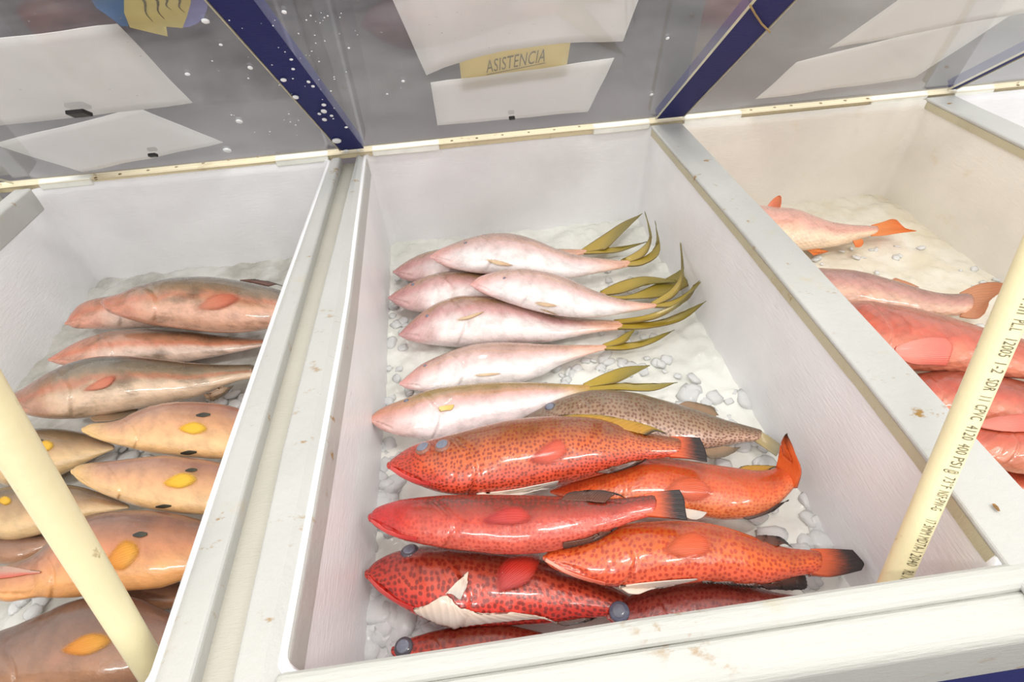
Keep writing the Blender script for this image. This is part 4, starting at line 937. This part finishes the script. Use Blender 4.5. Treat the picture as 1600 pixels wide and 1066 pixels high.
def spot(F, x, y, w_, hgt):
    F.fin('dark_spot', [[(x - w_ / 2, y), (x, y - hgt / 2), (x + w_ / 2, y - hgt * .3)], [(x - w_ / 2, y + hgt * .3), (x, y + hgt / 2), (x + w_ / 2, y + hgt * .1)]], M_spot, drape=True, off=.0006, th=(.0008, .0005), ridge=0)
h7 = Fish('hogfish', 'mostly hidden mauve hogfish showing as a dark strip above the largest one', GH, C5, [(-160, 500, 560), (-80, 480, 600), (0, 478, 612), (80, 482, 600), (150, 488, 560), (220, 495, 525)], (.025, .025), .55, M_hg4)
h2 = Fish('hogfish', 'olive tan hogfish at the left edge just under the long grey grouper', GH, C5, [(-190, 175, 200), (-130, 140, 235), (-60, 112, 275), (20, 90, 312), (100, 75, 306), (180, 68, 284), (250, 70, 252), (320, 85, 217), (380, 108, 187), (440, 136, 160)], (.04, .034), .5, M_hg3)
yfin(h2, (140, 150), 70, 45, M_yel, -10); spot(h2, 155, 122, 30, 9)
h4 = Fish('hogfish', 'olive tan hogfish at the left edge, second from the long grey grouper', GH, C5, [(-190, 380, 410), (-130, 345, 450), (-60, 320, 500), (20, 300, 524), (120, 290, 504), (200, 288, 478), (280, 292, 443), (360, 310, 418), (430, 338, 402), (500, 370, 388)], (.04, .034), .5, M_hg3)
yfin(h4, (-5, 358), 50, 36, M_yel)
h1 = Fish('hogfish', 'pale tan hogfish with a bright yellow fin, uppermost of the hogfish', GH, C5, [(330, 68, 94), (360, 54, 113), (420, 48, 134), (480, 36, 150), (540, 8, 167), (615, -18, 181), (697, -31, 190), (787, -30, 197), (860, -25, 200), (940, -8, 192), (1010, 20, 172), (1070, 45, 150)], (.072, .066), .5, M_hg1)
yfin(h1, (700, 75), 110, 50); spot(h1, 795, 22, 55, 16); spot(h1, 738, 168, 62, 16)
h3 = Fish('hogfish', 'tan hogfish with a yellow snout directly above the largest one', GH, C5, [(286, 232, 258), (312, 215, 287), (370, 204, 322), (440, 199, 352), (520, 190, 382), (600, 182, 400), (690, 180, 412), (780, 190, 416), (860, 206, 406), (950, 236, 380), (1010, 262, 352)], (.072, .066), .5, M_hg1)
yfin(h3, (640, 290), 130, 62, M_yel, -18); spot(h3, 748, 238, 46, 15); spot(h3, 640, 378, 60, 14)
h5 = Fish('hogfish', 'largest hogfish, orange tan with an ochre fin, mouth at the left edge', GH, C5, [(-70, 675, 710), (-30, 640, 742), (20, 610, 760), (80, 590, 752), (150, 558, 742), (220, 500, 746), (300, 434, 744), (400, 402, 726), (500, 390, 718), (620, 394, 702), (720, 410, 668), (800, 432, 632), (870, 458, 598)], (.07, .066), .52, M_hg2, mouth=.2)
yfin(h5, (415, 600), 130, 120, M_yel2, -50); spot(h5, 548, 490, 56, 22)
h5.fin('mouth', [[(-20, 612), (-20, 636), (-20, 664)], [(40, 617), (42, 636), (40, 658)], [(100, 626), (100, 636), (98, 648)], [(160, 634), (160, 637), (160, 640)]], mat_fin('mouth_flesh', (186, 146, 128), (196, 92, 72), .4, .9, 4, rib=0), drape=True, off=.001, th=(.001, .001), ridge=0, label='grey pink and red flesh of the open mouth')
h6 = Fish('hogfish', 'brown mauve hogfish at the very front, partly under the pipe', GH, C5, [(-150, 930, 1030), (-90, 900, 1085), (-10, 868, 1115), (80, 838, 1130), (180, 795, 1140), (280, 750, 1140), (400, 724, 1120), (520, 728, 1080), (620, 768, 1020), (690, 808, 975)], (.05, .05), .5, M_hg4)
yfin(h6, (245, 945), 190, 85, M_yel2, -45)
h8 = Fish('hogfish', 'deep lying brown hogfish in the gap below the largest one, beside the bin wall', GH, C5, [(420, 716, 736), (470, 690, 770), (540, 672, 790), (620, 664, 790), (700, 672, 770), (770, 690, 745)], (.022, .022), .5, M_hg4)

# ---- right bin: snappers
CR = (1160, 280, 3.3318); CQ = (1240, 560, 2.961)
def snap(name, dorsal, side, belly, head, sc=75, mott=(226, 90, 70)):
    return mat_fish(name, dorsal, side, belly, head, (.0, .25), .4, mott=(mott, 14, .5, .78, .5), edge=(.34, .58, .95), rough=.28, scales=sc)
M_s1 = snap('pale_pink_snapper_skin', (206, 156, 146), (232, 172, 154), (238, 210, 180), (228, 164, 146), 110, (238, 160, 130))
M_s2 = snap('brown_pink_snapper_skin', (140, 98, 92), (194, 140, 128), (224, 180, 156), (180, 126, 116), 80, (226, 150, 120))
M_s3 = snap('coral_red_snapper_skin', (156, 80, 58), (196, 88, 62), (212, 128, 100), (204, 84, 66), 75, (206, 76, 52))
M_s4 = snap('brick_red_snapper_skin', (134, 62, 42), (190, 82, 58), (216, 132, 104), (178, 72, 52), 75, (196, 66, 44))
M_of = mat_fin('orange_tail', (232, 132, 60), (226, 110, 34), .2, .9, 14); M_of2 = mat_fin('salmon_spine_fin', (236, 134, 104), (240, 140, 96), .2, .9, 8)
M_bf = mat_fin('brown_orange_tail', (196, 130, 92), (176, 104, 62), .2, .9, 16); M_pf = mat_fin('coral_pink_fin', (232, 138, 122), (222, 112, 96), .2, .9, 22)
GS = 'plain snappers in the right bin'
s1 = Fish('red_snapper', 'pale pink snapper with an orange tail alone at the back of the right bin', GS, CR, [(-230, 250, 275), (-200, 220, 310), (-140, 185, 350), (-60, 158, 380), (50, 142, 390), (190, 150, 388), (280, 163, 382), (380, 198, 372), (450, 220, 362), (550, 233, 342), (620, 238, 314), (690, 241, 296)], (.04, .028), .5, M_s1)
s1.fin('dorsal_fin', [[(110, 175), (130, 140), (160, 105), (192, 84)], [(150, 185), (165, 150), (185, 120), (202, 92)], [(180, 215), (190, 180), (198, 150), (202, 110)]], M_of2, (0, .03))
s1.fin('tail_fin', [[(670, 242), (730, 225), (775, 210), (806, 214)], [(680, 258), (740, 248), (790, 240), (850, 256)], [(680, 276), (740, 270), (810, 268), (902, 268)], [(670, 295), (740, 292), (820, 280), (900, 270)]], M_of, (0, .008))
s1.fin('anal_fin', [[(575, 322), (582, 338), (588, 354)], [(600, 318), (612, 332), (616, 352)], [(618, 312), (628, 322), (630, 336)]], M_of, (0, 0))
s1.fin('pelvic_fin', [[(330, 366), (350, 380), (370, 398)], [(370, 368), (400, 380), (420, 386)], [(400, 366), (430, 370), (450, 376)]], M_of, (-.01, -.02))
s2 = Fish('red_snapper', 'brownish pink snapper with clear scale rows and a brown tail touching the pipe', GS, CR, [(60, 560, 590), (110, 520, 625), (200, 480, 655), (320, 462, 672), (420, 466, 676), (520, 470, 676), (620, 485, 680), (720, 512, 688), (820, 538, 698), (920, 568, 708), (1000, 585, 715), (1080, 592, 720), (1160, 588, 718)], (.042, .036), .52, M_s2)
s2.fin('dorsal_fin', [[(760, 535), (790, 518), (810, 520)], [(820, 550), (850, 536), (870, 542)], [(880, 566), (905, 560), (920, 564)]], M_bf)
s2.fin('tail_fin', [[(1130, 594), (1220, 552), (1300, 538), (1372, 546)], [(1140, 625), (1220, 600), (1290, 595), (1350, 582)], [(1140, 670), (1200, 660), (1250, 650), (1290, 630)], [(1140, 700), (1190, 700), (1230, 690), (1280, 660)], [(1130, 716), (1190, 726), (1230, 724), (1260, 700)]], M_bf, (0, .01))
s3 = Fish('red_snapper', 'big coral red snapper with a long pink fin, passing under the pipe', GS, CR, [(330, 745, 800), (370, 705, 860), (430, 672, 910), (520, 640, 955), (620, 634, 980), (720, 648, 992), (860, 668, 1006), (1000, 704, 1012), (1150, 745, 1018), (1300, 790, 1032), (1466, 832, 1052), (1600, 870, 1058), (1700, 905, 1050), (1780, 930, 1042)], (.065, .06), .5, M_s3)
s3.fin('pectoral_fin', [[(800, 872), (880, 845), (970, 828), (1060, 832)], [(790, 890), (880, 880), (980, 862), (1090, 862)], [(800, 910), (890, 915), (990, 905), (1088, 900)], [(820, 935), (890, 960), (980, 965), (1062, 970)]], M_pf, drape=True, off=.0015, label='long pink pectoral fin')
s3.fin('tail_fin', [[(1760, 930), (1810, 905), (1860, 890)], [(1765, 985), (1800, 985), (1830, 988)], [(1760, 1042), (1810, 1060), (1860, 1080)]], M_pf)
s4 = Fish('red_snapper', 'brick red snapper below the coral one on the far side of the pipe', GS, CQ, [(380, 150, 180), (430, 110, 215), (500, 84, 240), (580, 66, 262), (680, 56, 285), (800, 58, 305), (950, 82, 322), (1100, 115, 330), (1230, 160, 325), (1330, 200, 310), (1400, 225, 300)], (.045, .04), .5, M_s4)
s4.fin('tail_fin', [[(1390, 226), (1430, 205), (1470, 190)], [(1395, 262), (1425, 262), (1450, 264)], [(1390, 298), (1430, 315), (1470, 335)]], M_pf)
s5 = Fish('red_snapper', 'light red snapper at the right edge beneath the brick red one', GS, CQ, [(770, 338, 370), (805, 318, 415), (850, 302, 450), (920, 278, 492), (1010, 262, 530), (1120, 256, 550), (1240, 262, 555), (1340, 290, 540), (1430, 330, 510), (1490, 360, 480)], (.075, .07), .5, M_s3)
s5.fin('pectoral_fin', [[(862, 300), (930, 275), (1000, 265), (1066, 262)], [(858, 312), (940, 305), (1020, 300), (1090, 300)], [(866, 326), (940, 340), (1010, 345), (1080, 345)]], M_pf, drape=True, off=.003, label='pale pink pectoral fin')
s6 = Fish('red_snapper', 'brown red snapper lowest at the right edge, just above the rim', GS, CQ, [(830, 520, 550), (880, 490, 590), (960, 478, 630), (1060, 490, 665), (1180, 510, 680), (1300, 530, 670), (1390, 560, 640)], (.03, .03), .5, M_s4)
